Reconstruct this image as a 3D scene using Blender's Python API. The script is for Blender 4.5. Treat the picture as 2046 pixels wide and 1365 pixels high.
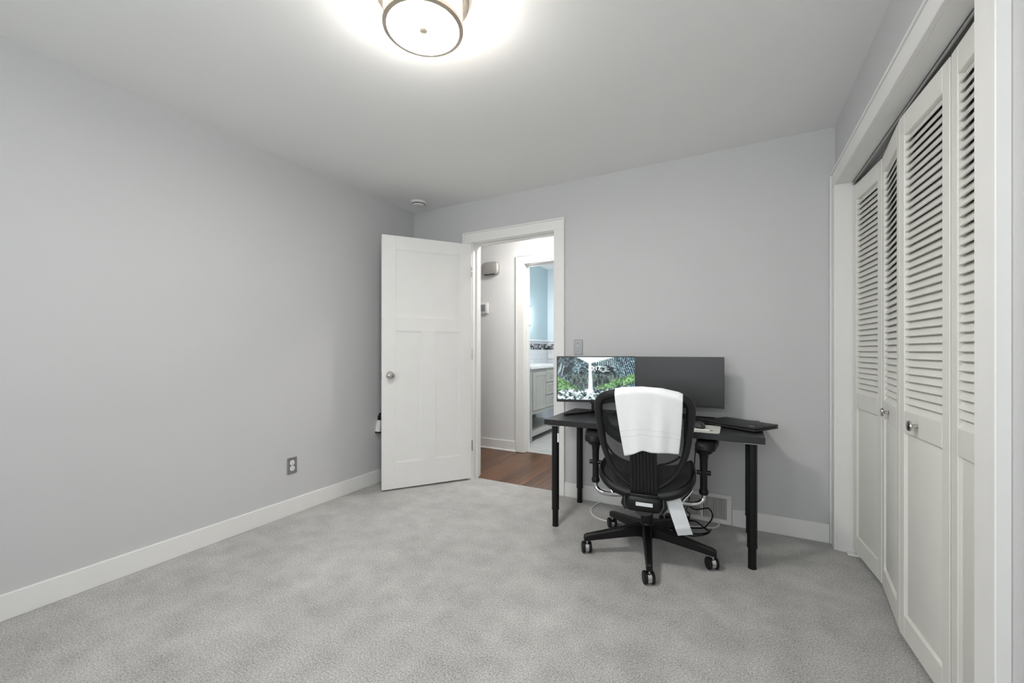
import bpy, bmesh, math, random
from mathutils import Matrix, Vector
import numpy as np

for _o in list(bpy.data.objects):
    bpy.data.objects.remove(_o, do_unlink=True)
random.seed(7)
SC = bpy.context.scene
COL = SC.collection

# ------------------------------------------------------------------ camera
FPX = 826.0            # focal length in photo pixels (2046 wide)
HC = 1.129             # camera height
YAW = math.radians(28.4)
HOR = 701.0            # horizon row in the photograph
cam_d = bpy.data.cameras.new('camera')
cam = bpy.data.objects.new('camera', cam_d)
COL.objects.link(cam)
cam.location = (0, 0, HC)
cam.rotation_euler = (math.pi / 2, 0, YAW)
cam_d.sensor_width = 36.0
cam_d.lens = FPX / 2046.0 * 36.0
cam_d.shift_y = (HOR - 682.5) / 2046.0
cam_d.clip_start = 0.02
SC.camera = cam

# ------------------------------------------------------------------ world, window daylight, exposure
W = bpy.data.worlds.new('world')
SC.world = W
W.use_nodes = True
W.node_tree.nodes['Background'].inputs[0].default_value = (0.92, 0.95, 1.0, 1)
W.node_tree.nodes['Background'].inputs[1].default_value = 1.0
WIN_POWER = 55.0
LAMP_BOTTOM, LAMP_SIDE = 120.0, 49.0
HALL_LAMP, BATH_FILL, SCONCE = 108.0, 88.0, 60.0
ld = bpy.data.lights.new('window_daylight', 'AREA')
ld.shape = 'RECTANGLE'; ld.size = 1.9; ld.size_y = 1.35
ld.energy = WIN_POWER; ld.color = (0.97, 0.985, 1.0)
lo = bpy.data.objects.new('window_daylight', ld)
COL.objects.link(lo)
lo.location = (-0.70, -1.30, 1.50)
lo.rotation_euler = (math.pi / 2 + math.radians(12), 0, 0)      # fill aimed into the room, tilted up to brighten the ceiling
vs = SC.view_settings
vs.view_transform = 'Standard'; vs.look = 'None'; vs.gamma = 1.0
vs.use_curve_mapping = False
vs.exposure = 0.06

# ------------------------------------------------------------------ helpers
CY, SY = math.cos(YAW), math.sin(YAW)
def ray(x):
    u = (x - 1023.0) / FPX
    return (u * CY - SY, u * SY + CY)
def G(x, y, z=0.0):
    """point at height z seen at photo pixel (x, y)"""
    d = FPX * (HC - z) / (y - HOR)
    r = ray(x)
    return Vector((r[0] * d, r[1] * d, z))
def PY(x, y, Y):
    """point on the vertical plane Y seen at photo pixel (x, y)"""
    r = ray(x); t = Y / r[1]
    return Vector((r[0] * t, Y, HC - (y - HOR) * t / FPX))

def lin(c):
    c = c / 255.0
    return c / 12.92 if c <= 0.04045 else ((c + 0.055) / 1.055) ** 2.4
def rgb(r, g, b):
    return (lin(r), lin(g), lin(b), 1.0)

def new_mat(name):
    m = bpy.data.materials.new(name)
    m.use_nodes = True
    nt = m.node_tree
    return m, nt, nt.nodes['Principled BSDF']

def mat(name, col, rough=0.5, metal=0.0, var=0.04, vscale=6.0, bump=0.0, bscale=200.0, spec=0.5, stretch=None, coat=0.0):
    """procedural principled material: slight tonal noise and fine bump"""
    m, nt, p = new_mat(name)
    tc = nt.nodes.new('ShaderNodeTexCoord')
    vec = tc.outputs['Object']
    if stretch:
        mp = nt.nodes.new('ShaderNodeMapping')
        mp.inputs['Scale'].default_value = stretch
        nt.links.new(vec, mp.inputs['Vector']); vec = mp.outputs['Vector']
    n = nt.nodes.new('ShaderNodeTexNoise')
    n.inputs['Scale'].default_value = vscale; n.inputs['Detail'].default_value = 4
    nt.links.new(vec, n.inputs['Vector'])
    cr = nt.nodes.new('ShaderNodeValToRGB')
    c = col
    cr.color_ramp.elements[0].position = 0.3; cr.color_ramp.elements[1].position = 0.7
    cr.color_ramp.elements[0].color = (c[0] * (1 - var), c[1] * (1 - var), c[2] * (1 - var), 1)
    cr.color_ramp.elements[1].color = (min(1, c[0] * (1 + var)), min(1, c[1] * (1 + var)), min(1, c[2] * (1 + var)), 1)
    nt.links.new(n.outputs['Fac'], cr.inputs['Fac'])
    nt.links.new(cr.outputs['Color'], p.inputs['Base Color'])
    p.inputs['Roughness'].default_value = rough
    p.inputs['Metallic'].default_value = metal
    p.inputs['Specular IOR Level'].default_value = spec
    p.inputs['Coat Weight'].default_value = coat
    if bump > 0:
        n2 = nt.nodes.new('ShaderNodeTexNoise')
        n2.inputs['Scale'].default_value = bscale; n2.inputs['Detail'].default_value = 3
        nt.links.new(vec, n2.inputs['Vector'])
        b = nt.nodes.new('ShaderNodeBump')
        b.inputs['Strength'].default_value = bump; b.inputs['Distance'].default_value = 0.002
        nt.links.new(n2.outputs['Fac'], b.inputs['Height'])
        nt.links.new(b.outputs['Normal'], p.inputs['Normal'])
    return m

def emit_mat(name, col, strength):
    m, nt, p = new_mat(name)
    p.inputs['Base Color'].default_value = col
    p.inputs['Emission Color'].default_value = col
    p.inputs['Emission Strength'].default_value = strength
    p.inputs['Roughness'].default_value = 0.35
    return m

def glass_mat(name, tint=(0.95, 0.97, 0.97)):
    m, nt, p = new_mat(name)
    out = nt.nodes['Material Output']
    tr = nt.nodes.new('ShaderNodeBsdfTransparent'); tr.inputs[0].default_value = (*tint, 1)
    gl = nt.nodes.new('ShaderNodeBsdfGlossy'); gl.inputs['Roughness'].default_value = 0.02
    mx = nt.nodes.new('ShaderNodeMixShader'); mx.inputs[0].default_value = 0.06
    nt.links.new(tr.outputs[0], mx.inputs[1]); nt.links.new(gl.outputs[0], mx.inputs[2])
    nt.links.new(mx.outputs[0], out.inputs['Surface'])
    return m

def mesh_weave_mat(name):
    """black woven office-chair mesh with small open diamonds (UV in metres)"""
    m, nt, p = new_mat(name)
    out = nt.nodes['Material Output']
    p.inputs['Base Color'].default_value = rgb(26, 26, 29)
    p.inputs['Roughness'].default_value = 0.7
    uv = nt.nodes.new('ShaderNodeTexCoord')
    sep = nt.nodes.new('ShaderNodeSeparateXYZ')
    nt.links.new(uv.outputs['UV'], sep.inputs[0])
    def M(op, a, b=None):
        n = nt.nodes.new('ShaderNodeMath'); n.operation = op
        for i, v in enumerate((a, b)):
            if v is None: continue
            if isinstance(v, (int, float)): n.inputs[i].default_value = v
            else: nt.links.new(v, n.inputs[i])
        return n.outputs[0]
    k = 2 * math.pi / 0.0136
    a = M('SINE', M('MULTIPLY', M('ADD', sep.outputs[0], M('MULTIPLY', sep.outputs[1], 0.55)), k))
    b = M('SINE', M('MULTIPLY', M('SUBTRACT', sep.outputs[0], M('MULTIPLY', sep.outputs[1], 0.55)), k))
    hole = M('MULTIPLY', M('GREATER_THAN', M('ABSOLUTE', a), 0.42), M('GREATER_THAN', M('ABSOLUTE', b), 0.42))
    tr = nt.nodes.new('ShaderNodeBsdfTransparent')
    mx = nt.nodes.new('ShaderNodeMixShader')
    nt.links.new(hole, mx.inputs[0])
    nt.links.new(p.outputs[0], mx.inputs[1]); nt.links.new(tr.outputs[0], mx.inputs[2])
    nt.links.new(mx.outputs[0], out.inputs['Surface'])
    return m

WM = {}     # world matrices of things (parts share their thing's frame)

def thing(name, label=None, cat=None, loc=(0, 0, 0), rz=0.0, group=None, kind=None):
    o = bpy.data.objects.new(name, None)
    COL.objects.link(o)
    o.empty_display_size = 0.05
    o.location = loc; o.rotation_euler = (0, 0, rz)
    WM[o] = Matrix.Translation(Vector(loc)) @ Matrix.Rotation(rz, 4, 'Z')
    tag(o, label, cat, group, kind)
    return o

def tag(o, label=None, cat=None, group=None, kind=None):
    if label: o['label'] = label
    if cat: o['category'] = cat
    if group: o['group'] = group
    if kind: o['kind'] = kind
    return o

class MB:
    def __init__(self):
        self.v = []; self.f = []; self.uv = None
    def add(self, vs, fs):
        b = len(self.v)
        self.v += [Vector(p) for p in vs]
        self.f += [tuple(i + b for i in f) for f in fs]
        return self
    def bm(self, bm, M=None):
        bm.verts.index_update()
        b = len(self.v)
        for v in bm.verts:
            self.v.append((M @ v.co) if M else v.co.copy())
        for f in bm.faces:
            self.f.append(tuple(v.index + b for v in f.verts))
        bm.free()
        return self
    def box(self, x0, x1, y0, y1, z0, z1, bev=0.0, seg=1, M=None):
        bm = bmesh.new()
        bmesh.ops.create_cube(bm, size=1.0)
        for v in bm.verts:
            v.co = Vector(((x0 + x1) / 2 + v.co.x * (x1 - x0), (y0 + y1) / 2 + v.co.y * (y1 - y0), (z0 + z1) / 2 + v.co.z * (z1 - z0)))
        if bev > 0:
            bmesh.ops.bevel(bm, geom=list(bm.edges), offset=bev, segments=seg, affect='EDGES', profile=0.5)
        return self.bm(bm, M)
    def tube(self, pts, rad, n=10, caps=True, flat=None):
        pts = [Vector(p) for p in pts]
        if not isinstance(rad, (list, tuple)): rad = [rad] * len(pts)
        tang = []
        for i in range(len(pts)):
            a = pts[max(0, i - 1)]; b = pts[min(len(pts) - 1, i + 1)]
            tang.append((b - a).normalized())
        ref = Vector((0, 0, 1)) if abs(tang[0].z) < 0.9 else Vector((1, 0, 0))
        nrm = tang[0].cross(ref).normalized()
        base = len(self.v)
        for i, p in enumerate(pts):
            t = tang[i]
            nrm = (nrm - t * nrm.dot(t)).normalized()
            bn = t.cross(nrm)
            for k in range(n):
                a = 2 * math.pi * k / n
                o = nrm * math.cos(a) * rad[i] + bn * math.sin(a) * rad[i]
                if flat is not None:
                    ax, s = flat
                    o = o - ax * o.dot(ax) * (1 - s)
                self.v.append(p + o)
        for i in range(len(pts) - 1):
            for k in range(n):
                a = base + i * n + k; b = base + i * n + (k + 1) % n
                self.f.append((a, b, b + n, a + n))
        if caps:
            self.f.append(tuple(base + k for k in reversed(range(n))))
            e = base + (len(pts) - 1) * n
            self.f.append(tuple(e + k for k in range(n)))
        return self
    def cyl(self, p0, p1, r0, r1=None, n=20):
        r1 = r0 if r1 is None else r1
        return self.tube([p0, p1], [r0, r1], n)
    def lathe(self, prof, c=(0, 0, 0), n=28, M=None):
        """profile [(r, z)] about Z"""
        c = Vector(c); vs = []; fs = []
        for (r, z) in prof:
            for k in range(n):
                a = 2 * math.pi * k / n
                vs.append(Vector((r * math.cos(a), r * math.sin(a), z)))
        for i in range(len(prof) - 1):
            for k in range(n):
                a = i * n + k; b = i * n + (k + 1) % n
                fs.append((a, b, b + n, a + n))
        fs.append(tuple(reversed(range(n))))
        e = (len(prof) - 1) * n
        fs.append(tuple(e + k for k in range(n)))
        vs = [(M @ v if M else v) + c for v in vs]
        return self.add(vs, fs)
    def grid(self, fn, nu, nv, thick=None):
        """fn(u, v) -> point; optional thickness vector function"""
        b = len(self.v)
        for j in range(nv + 1):
            for i in range(nu + 1):
                self.v.append(Vector(fn(i / nu, j / nv)))
        for j in range(nv):
            for i in range(nu):
                a = b + j * (nu + 1) + i
                self.f.append((a, a + 1, a + nu + 2, a + nu + 1))
        return self
    def prism(self, poly, fn, a, b):
        """poly of 2-D points; fn(p, h) -> 3-D; extruded from h=a to h=b"""
        n = len(poly)
        vs = [fn(p, a) for p in poly] + [fn(p, b) for p in poly]
        fs = [tuple(reversed(range(n))), tuple(range(n, 2 * n))]
        for i in range(n):
            j = (i + 1) % n
            fs.append((i, j, j + n, i + n))
        return self.add(vs, fs)
    def mesh(self, name, mt, inv=None, smooth=35, fix=True):
        me = bpy.data.meshes.new(name)
        vs = [(inv @ v) if inv else v for v in self.v]
        me.from_pydata([tuple(v) for v in vs], [], self.f)
        if fix:
            bm = bmesh.new(); bm.from_mesh(me)
            bmesh.ops.recalc_face_normals(bm, faces=bm.faces)
            bm.to_mesh(me); bm.free()
        if smooth:
            me.shade_smooth()
            me.set_sharp_from_angle(angle=math.radians(smooth))
        if mt: me.materials.append(mt)
        me.update()
        return me
    def build(self, name, mt, parent=None, world=True, smooth=35, fix=True):
        inv = None
        if parent is not None and world:
            inv = WM[parent].inverted()
        me = self.mesh(name, mt, inv, smooth, fix)
        o = bpy.data.objects.new(name, me)
        COL.objects.link(o)
        if parent is not None:
            o.parent = parent
            WM[o] = WM[parent]
        else:
            WM[o] = Matrix.Identity(4)
        return o

def inst(name, me, parent, loc=(0, 0, 0), rot=(0, 0, 0), mt=None):
    """object sharing mesh data, located in the frame of its parent"""
    o = bpy.data.objects.new(name, me)
    COL.objects.link(o)
    o.parent = parent; o.location = loc; o.rotation_euler = rot
    if parent is not None: WM[o] = WM[parent]
    return o

def struct(name, mb, mt, label, cat, smooth=35):
    return tag(mb.build(name, mt, smooth=smooth), label, cat, None, 'structure')

def bez(pts, n=12):
    """Catmull-Rom through points"""
    pts = [Vector(p) for p in pts]
    out = []
    for i in range(len(pts) - 1):
        p0 = pts[max(0, i - 1)]; p1 = pts[i]; p2 = pts[i + 1]; p3 = pts[min(len(pts) - 1, i + 2)]
        for k in range(n):
            t = k / n
            out.append(0.5 * ((2 * p1) + (p2 - p0) * t + (2 * p0 - 5 * p1 + 4 * p2 - p3) * t * t + (3 * p1 - p0 - 3 * p2 + p3) * t ** 3))
    out.append(pts[-1])
    return out

def lerp_tab(tab, x):
    for i in range(len(tab) - 1):
        if x <= tab[i + 1][0]:
            a, b = tab[i], tab[i + 1]
            t = (x - a[0]) / (b[0] - a[0])
            t = max(0, min(1, t))
            return a[1] + (b[1] - a[1]) * t
    return tab[-1][1]

# ------------------------------------------------------------------ materials
M_wall = mat('wall_paint', rgb(200, 200, 201), 0.75, var=0.012, vscale=1.5, bump=0.10, bscale=260, spec=0.3)
M_ceil = mat('ceiling_paint', rgb(238, 238, 237), 0.85, var=0.01, vscale=1.2, bump=0.10, bscale=180, spec=0.2)
M_trim = mat('trim_paint', rgb(232, 231, 229), 0.42, var=0.012, vscale=9, bump=0.05, bscale=90)
M_door = mat('door_paint', rgb(234, 233, 231), 0.45, var=0.012, vscale=7, bump=0.05, bscale=90)
M_closet = mat('closet_door_paint', rgb(229, 228, 222), 0.45, var=0.015, vscale=7, bump=0.05, bscale=90)
M_nickel = mat('satin_nickel', rgb(196, 193, 188), 0.2, 1.0, var=0.03, vscale=40)
M_chrome = mat('chrome', rgb(215, 215, 218), 0.12, 1.0, var=0.02, vscale=30)
M_steel = mat('brushed_steel', rgb(172, 172, 174), 0.42, 1.0, var=0.06, vscale=40, stretch=(1, 1, 12))
M_black = mat('black_plastic', rgb(14, 14, 15), 0.42, var=0.10, vscale=30, bump=0.08, bscale=500, spec=0.35)
M_blackmetal = mat('black_powder_coat', rgb(12, 12, 13), 0.40, var=0.08, vscale=30, bump=0.06, bscale=700, spec=0.35)
M_blackgloss = mat('grey_gloss', rgb(58, 58, 58), 0.14, var=0.05, vscale=20)
M_rubber = mat('black_rubber', rgb(13, 13, 14), 0.5, var=0.08, vscale=40, spec=0.35)
M_white = mat('white_plastic', rgb(230, 230, 228), 0.4, var=0.01, vscale=20)
M_paper = mat('white_paper', rgb(222, 225, 228), 0.8, var=0.015, vscale=25)
M_dark = mat('dark_cavity', rgb(28, 28, 28), 0.9, var=0.05)
M_glass = glass_mat('window_glass')

def carpet_mat():
    m, nt, p = new_mat('grey_carpet')
    tc = nt.nodes.new('ShaderNodeTexCoord')
    def noise(scale, detail=2, rough=0.6):
        n = nt.nodes.new('ShaderNodeTexNoise')
        n.inputs['Scale'].default_value = scale; n.inputs['Detail'].default_value = detail
        n.inputs['Roughness'].default_value = rough
        nt.links.new(tc.outputs['Object'], n.inputs['Vector'])
        return n.outputs['Fac']
    fine = noise(165, 4, 0.75)
    mid = noise(8, 4, 0.6)
    big = noise(2.3, 3, 0.55)
    def M(op, a, b):
        n = nt.nodes.new('ShaderNodeMath'); n.operation = op
        for i, v in enumerate((a, b)):
            if isinstance(v, (int, float)): n.inputs[i].default_value = v
            else: nt.links.new(v, n.inputs[i])
        return n.outputs[0]
    f = M('ADD', M('MULTIPLY', fine, 2.2), M('ADD', M('MULTIPLY', mid, 0.42), M('MULTIPLY', big, 0.40)))
    cr = nt.nodes.new('ShaderNodeValToRGB')
    e = cr.color_ramp.elements
    e[0].position = 0.50; e[0].color = rgb(78, 76, 74)
    e[1].position = 1.14; e[1].color = rgb(226, 224, 221)
    mr = nt.nodes.new('ShaderNodeMapRange')
    mr.inputs['From Min'].default_value = 0.98; mr.inputs['From Max'].default_value = 1.96
    nt.links.new(f, mr.inputs['Value'])
    e[0].position = 0.0; e[1].position = 1.0
    nt.links.new(mr.outputs[0], cr.inputs['Fac'])
    nt.links.new(cr.outputs['Color'], p.inputs['Base Color'])
    p.inputs['Roughness'].default_value = 0.95
    p.inputs['Specular IOR Level'].default_value = 0.1
    p.inputs['Sheen Weight'].default_value = 0.25
    p.inputs['Sheen Roughness'].default_value = 0.6
    b = nt.nodes.new('ShaderNodeBump'); b.inputs['Strength'].default_value = 0.75; b.inputs['Distance'].default_value = 0.006
    nt.links.new(M('ADD', fine, M('MULTIPLY', mid, 1.2)), b.inputs['Height'])
    nt.links.new(b.outputs['Normal'], p.inputs['Normal'])
    return m

def wood_mat():
    m, nt, p = new_mat('hall_hardwood')
    tc = nt.nodes.new('ShaderNodeTexCoord')
    mp = nt.nodes.new('ShaderNodeMapping'); mp.inputs['Scale'].default_value = (26, 2.2, 10)
    oi = nt.nodes.new('ShaderNodeObjectInfo')
    va = nt.nodes.new('ShaderNodeVectorMath'); va.operation = 'ADD'
    nt.links.new(tc.outputs['Object'], va.inputs[0]); nt.links.new(oi.outputs['Location'], va.inputs[1])
    nt.links.new(va.outputs[0], mp.inputs['Vector'])
    n = nt.nodes.new('ShaderNodeTexNoise'); n.inputs['Scale'].default_value = 2.2; n.inputs['Detail'].default_value = 5
    nt.links.new(mp.outputs[0], n.inputs['Vector'])
    ad = nt.nodes.new('ShaderNodeMath'); ad.operation = 'MULTIPLY_ADD'
    nt.links.new(oi.outputs['Random'], ad.inputs[0]); ad.inputs[1].default_value = 0.42; 
    sc = nt.nodes.new('ShaderNodeMath'); sc.operation = 'MULTIPLY'; sc.inputs[1].default_value = 0.6
    nt.links.new(n.outputs['Fac'], sc.inputs[0]); nt.links.new(sc.outputs[0], ad.inputs[2])
    cr = nt.nodes.new('ShaderNodeValToRGB'); e = cr.color_ramp.elements
    e[0].position = 0.12; e[0].color = rgb(65, 43, 27)
    e[1].position = 0.80; e[1].color = rgb(114, 78, 51)
    nt.links.new(ad.outputs[0], cr.inputs['Fac'])
    nt.links.new(cr.outputs['Color'], p.inputs['Base Color'])
    p.inputs['Roughness'].default_value = 0.32
    return m

def tile_mat(name, a, b, rough=0.3, scale=(2, 14, 2)):
    m, nt, p = new_mat(name)
    tc = nt.nodes.new('ShaderNodeTexCoord')
    oi = nt.nodes.new('ShaderNodeObjectInfo')
    va = nt.nodes.new('ShaderNodeVectorMath'); va.operation = 'ADD'
    nt.links.new(tc.outputs['Object'], va.inputs[0]); nt.links.new(oi.outputs['Location'], va.inputs[1])
    mp = nt.nodes.new('ShaderNodeMapping'); mp.inputs['Scale'].default_value = scale
    nt.links.new(va.outputs[0], mp.inputs['Vector'])
    n = nt.nodes.new('ShaderNodeTexNoise'); n.inputs['Scale'].default_value = 2.0; n.inputs['Detail'].default_value = 5
    nt.links.new(mp.outputs[0], n.inputs['Vector'])
    cr = nt.nodes.new('ShaderNodeValToRGB'); e = cr.color_ramp.elements
    e[0].position = 0.3; e[0].color = a; e[1].position = 0.7; e[1].color = b
    nt.links.new(n.outputs['Fac'], cr.inputs['Fac'])
    nt.links.new(cr.outputs['Color'], p.inputs['Base Color'])
    p.inputs['Roughness'].default_value = rough
    return m

M_carpet = carpet_mat()
M_wood = wood_mat()
M_hallwall = mat('hall_wall_paint', rgb(224, 225, 226), 0.75, var=0.012, vscale=1.5, bump=0.08, bscale=260, spec=0.3)
M_teal = mat('bathroom_teal_paint', rgb(184, 203, 208), 0.7, var=0.012, vscale=1.5, bump=0.06, bscale=260, spec=0.3)
M_ftile = tile_mat('grey_floor_tile', rgb(176, 176, 174), rgb(206, 206, 204))
M_wtile = tile_mat('white_wall_tile', rgb(226, 228, 230), rgb(234, 236, 238), 0.15, (1, 1, 1))
M_grout = mat('grout', rgb(216, 218, 221), 0.9, var=0.02)

# ------------------------------------------------------------------ room shell
LX, RX, BY, FY, CZ = -2.70, 0.512, 3.03, -1.0, 2.44
T = 0.12
CLX = 1.20                    # closet back wall
DX0, DX1, DZ = -2.03, -1.262, 2.072     # doorway in the back wall (clear opening)
KY0, KY1, KZ = 1.372, 2.93, 2.068       # closet opening in the right wall (clear opening)
HY = 4.10                     # hall far wall
BX0, BX1, BYF = -2.75, -0.55, 6.33      # bathroom
EX0, EX1, EZ = -2.055, -1.29, 2.085     # bathroom doorway
J = 0.018

fl = MB()
fl.box(LX - T, CLX + T, FY - T, BY, -0.06, 0.0)
fl.box(DX0 - 0.0, DX1 + 0.0, BY, 3.088, -0.06, 0.0)
floor = struct('floor', fl, M_carpet, 'grey cut-pile wall-to-wall carpet', 'floor')

cl = MB().box(LX - T, CLX + T, FY - T, BY + T, CZ, CZ + 0.1)
struct('ceiling', cl, M_ceil, 'flat white painted bedroom ceiling', 'ceiling')

struct('wall_left', MB().box(LX - T, LX, FY - T, BY, 0, CZ), M_wall, 'long plain light grey wall with a steel outlet', 'wall')
wb = MB()
wb.box(-3.5, DX0 - J, BY, BY + T, 0, CZ)
wb.box(DX1 + J, CLX + T, BY, BY + T, 0, CZ)
wb.box(DX0 - J, DX1 + J, BY, BY + T, DZ + J, CZ)
struct('wall_back', wb, M_wall, 'light grey wall behind the desk with the doorway', 'wall')
wr = MB()
wr.box(RX, RX + T, FY - T, KY0 - J, 0, CZ)
wr.box(RX, RX + T, KY1 + J, BY, 0, CZ)
wr.box(RX, RX + T, KY0 - J, KY1 + J, KZ + J, CZ)
struct('wall_right', wr, M_wall, 'light grey wall around the louvred closet', 'wall')
WX0, WX1, WZ0, WZ1 = -1.6, 0.2, 0.85, 2.15
wf = MB()
wf.box(LX, WX0, FY - T, FY, 0, CZ)
wf.box(WX1, RX, FY - T, FY, 0, CZ)
wf.box(WX0, WX1, FY - T, FY, 0, WZ0)
wf.box(WX0, WX1, FY - T, FY, WZ1, CZ)
struct('wall_front', wf, M_wall, 'grey wall with a wide window opposite the desk', 'wall')
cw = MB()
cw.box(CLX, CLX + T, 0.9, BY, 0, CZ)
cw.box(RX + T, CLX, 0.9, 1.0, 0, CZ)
struct('wall_closet', cw, mat('closet_interior_shade', rgb(128, 127, 125), 0.8, var=0.02), 'plain walls inside the closet', 'wall')  # wall colour darkened to put shade behind the louvre gaps

# window behind the photographer
win = thing('window_1', 'white framed double-hung window opposite the desk wall', 'window', (-0.7, FY - 0.06, WZ0), 0, None, 'structure')
f = MB()
f.box(WX0, WX0 + 0.05, FY - 0.09, FY - 0.03, WZ0, WZ1, 0.004)
f.box(WX1 - 0.05, WX1, FY - 0.09, FY - 0.03, WZ0, WZ1, 0.004)
f.box(WX0, WX1, FY - 0.09, FY - 0.03, WZ1 - 0.05, WZ1, 0.004)
f.box(WX0, WX1, FY - 0.09, FY - 0.03, WZ0, WZ0 + 0.05, 0.004)
f.build('window_frame', M_trim, win)
MB().box(WX0 + 0.05, WX1 - 0.05, FY - 0.08, FY - 0.04, 1.48, 1.52, 0.003).build('meeting_rail', M_trim, win)
MB().box(-0.72, -0.68, FY - 0.08, FY - 0.04, WZ0 + 0.05, WZ1 - 0.05, 0.003).build('mullion', M_trim, win)
for (a, b, c, d) in ((WX0 + 0.05, -0.72, WZ0 + 0.05, 1.48), (-0.68, WX1 - 0.05, WZ0 + 0.05, 1.48), (WX0 + 0.05, -0.72, 1.52, WZ1 - 0.05), (-0.68, WX1 - 0.05, 1.52, WZ1 - 0.05)):
    MB().box(a, b, FY - 0.062, FY - 0.058, c, d).build('pane', M_glass, win)
MB().box(WX0 - 0.08, WX1 + 0.08, FY - 0.02, FY + 0.05, WZ0 - 0.03, WZ0, 0.005).build('window_sill', M_trim, win)

# hall and bathroom shell
hf = MB().box(-3.5, -0.3, 3.088, 4.15, -0.06, -0.013)
hall_floor = struct('floor_hall', hf, M_dark, 'brown hardwood strip floor of the hall', 'floor')
pw = 0.057
plank_cache = {}
k = 0
x = -3.0
while x < -0.6:
    cut = [3.09]
    y = 3.09
    while True:
        y += random.choice((0.45, 0.62, 0.83))
        if y > 3.98: break
        cut.append(y)
    cut.append(4.148)
    for a, b in zip(cut[:-1], cut[1:]):
        L = round(b - a, 3)
        if L not in plank_cache:
            plank_cache[L] = MB().box(0.0003, pw - 0.0003, 0.0003, L - 0.0003, -0.012, 0.0, 0.0006).mesh('plank', M_wood)
        inst('plank', plank_cache[L], hall_floor, (x, a, -0.003 + random.uniform(-0.0003, 0.0003)))
    x += pw
hw = MB()
hw.box(-3.5, EX0 - J, HY, HY + T, -0.05, CZ)
hw.box(EX1 + J, -0.3, HY, HY + T, -0.05, CZ)
hw.box(EX0 - J, EX1 + J, HY, HY + T, EZ + J, CZ)
struct('wall_hall', hw, M_hallwall, 'pale hall wall seen through the open doorway', 'wall')
he = MB()
he.box(-3.62, -3.5, BY, HY + T, -0.05, CZ)
he.box(-0.3, -0.18, BY + T, HY + T, -0.05, CZ)
struct('wall_hall_ends', he, M_hallwall, 'end walls of the hall', 'wall')
struct('ceiling_hall', MB().box(-3.62, -0.18, BY + T, HY + T, CZ, CZ + 0.1), M_ceil, 'white hall ceiling', 'ceiling')
bathz = 2.48
bw = MB()
bw.box(BX0 - T, BX0, HY + T, BYF + T, -0.05, bathz)
bwf = MB().box(BX0, BX1 + T, BYF, BYF + T, -0.05, bathz)
struct('wall_bathroom_far', bwf, mat('bathroom_far_pale', rgb(212, 221, 228), 0.6, var=0.01), 'pale blue-white far wall of the bathroom', 'wall')  # far wall coloured paler than the teal side walls
bw.box(BX1, BX1 + T, HY + T, BYF, -0.05, bathz)
bath_wall = struct('wall_bathroom', bw, M_teal, 'pale teal bathroom walls above white tile', 'wall')
struct('ceiling_bathroom', MB().box(BX0 - T, BX1 + T, HY + T, BYF + T, bathz, bathz + 0.1), M_ceil, 'white bathroom ceiling', 'ceiling')
bf = MB().box(BX0, BX1, 4.15, BYF, -0.06, -0.006)
bath_floor = struct('floor_bathroom', bf, M_grout, 'pale grey tiled bathroom floor', 'floor')
tl = MB().box(0.0012, 0.2988, 0.0012, 0.5988, -0.010, 0.0, 0.0012).mesh('tile', M_ftile)
tshort = MB().box(0.0012, 0.2988, 0.0012, 0.0688, -0.010, 0.0, 0.0012).mesh('tile', M_ftile)
for i in range(3):
    inst('tile', tshort, bath_floor, (-2.05 + 0.3 * i - 0.005 if i else -2.05, 4.151, 0.0)) if i < 2 else None
for i in range(7):
    for j in range(3):
        inst('tile', tl, bath_floor, (BX0 + 0.02 + 0.3 * i, 4.222 + 0.6 * j, 0.0))
# bathroom wall tile: backing, subway tiles, mosaic band, chair rail
ti = thing('trim_1', 'white subway tile wainscot with grey mosaic band in the bathroom', 'wall tile', (BX0, 4.3, 0), 0, None, 'structure')
g = MB()
g.box(BX0, BX0 + 0.006, HY + T, BYF, 0, 1.275)
g.box(BX0, BX1, BYF - 0.006, BYF, 0, 1.275)
g.build('grout_backing', M_grout, ti)
su = MB().box(0, 0.007, 0.001, 0.149, 0.001, 0.074, 0.0015).mesh('tile', M_wtile)
sv = MB().box(0.001, 0.149, -0.007, 0, 0.001, 0.074, 0.0015).mesh('tile', M_wtile)
for r in range(6):
    off = 0.075 if r % 2 else 0.0
    for i in range(14):
        y = 4.24 + off + 0.15 * i
        if y + 0.15 < BYF: inst('tile', su, ti, (0.006, y - 4.3, 0.695 + 0.075 * r))
    for i in range(6):
        inst('tile', sv, ti, (0.012 + off + 0.15 * i, BYF - 0.006 - 4.3, 0.695 + 0.075 * r))
MOS = [MB(), MB(), MB()]
mrng = random.Random(5)
for r in range(3):
    z0 = 1.148 + 0.031 * r
    y = 5.1
    while y < BYF - 0.03:
        mrng.choice(MOS).box(BX0 + 0.006, BX0 + 0.011, y + 0.001, y + 0.027, z0 + 0.001, z0 + 0.029)
        y += 0.029
    xx = BX0 + 0.012
    while xx < BX0 + 1.2:
        mrng.choice(MOS).box(xx + 0.001, xx + 0.027, BYF - 0.011, BYF - 0.006, z0 + 0.001, z0 + 0.029)
        xx += 0.029
for mb_, c_ in zip(MOS, (rgb(58, 58, 60), rgb(128, 128, 130), rgb(206, 208, 210))):
    tag(mb_.build('mosaic_chips', mat('mosaic_glass', c_, 0.2, var=0.1, vscale=30), ti), kind='stuff')
cr = MB()
cr.box(BX0, BX0 + 0.02, HY + T, BYF, 1.275, 1.302, 0.004)
cr.box(BX0 + 0.02, BX1, BYF - 0.02, BYF, 1.275, 1.302, 0.004)
cr.build('chair_rail', M_wtile, ti)

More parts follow.
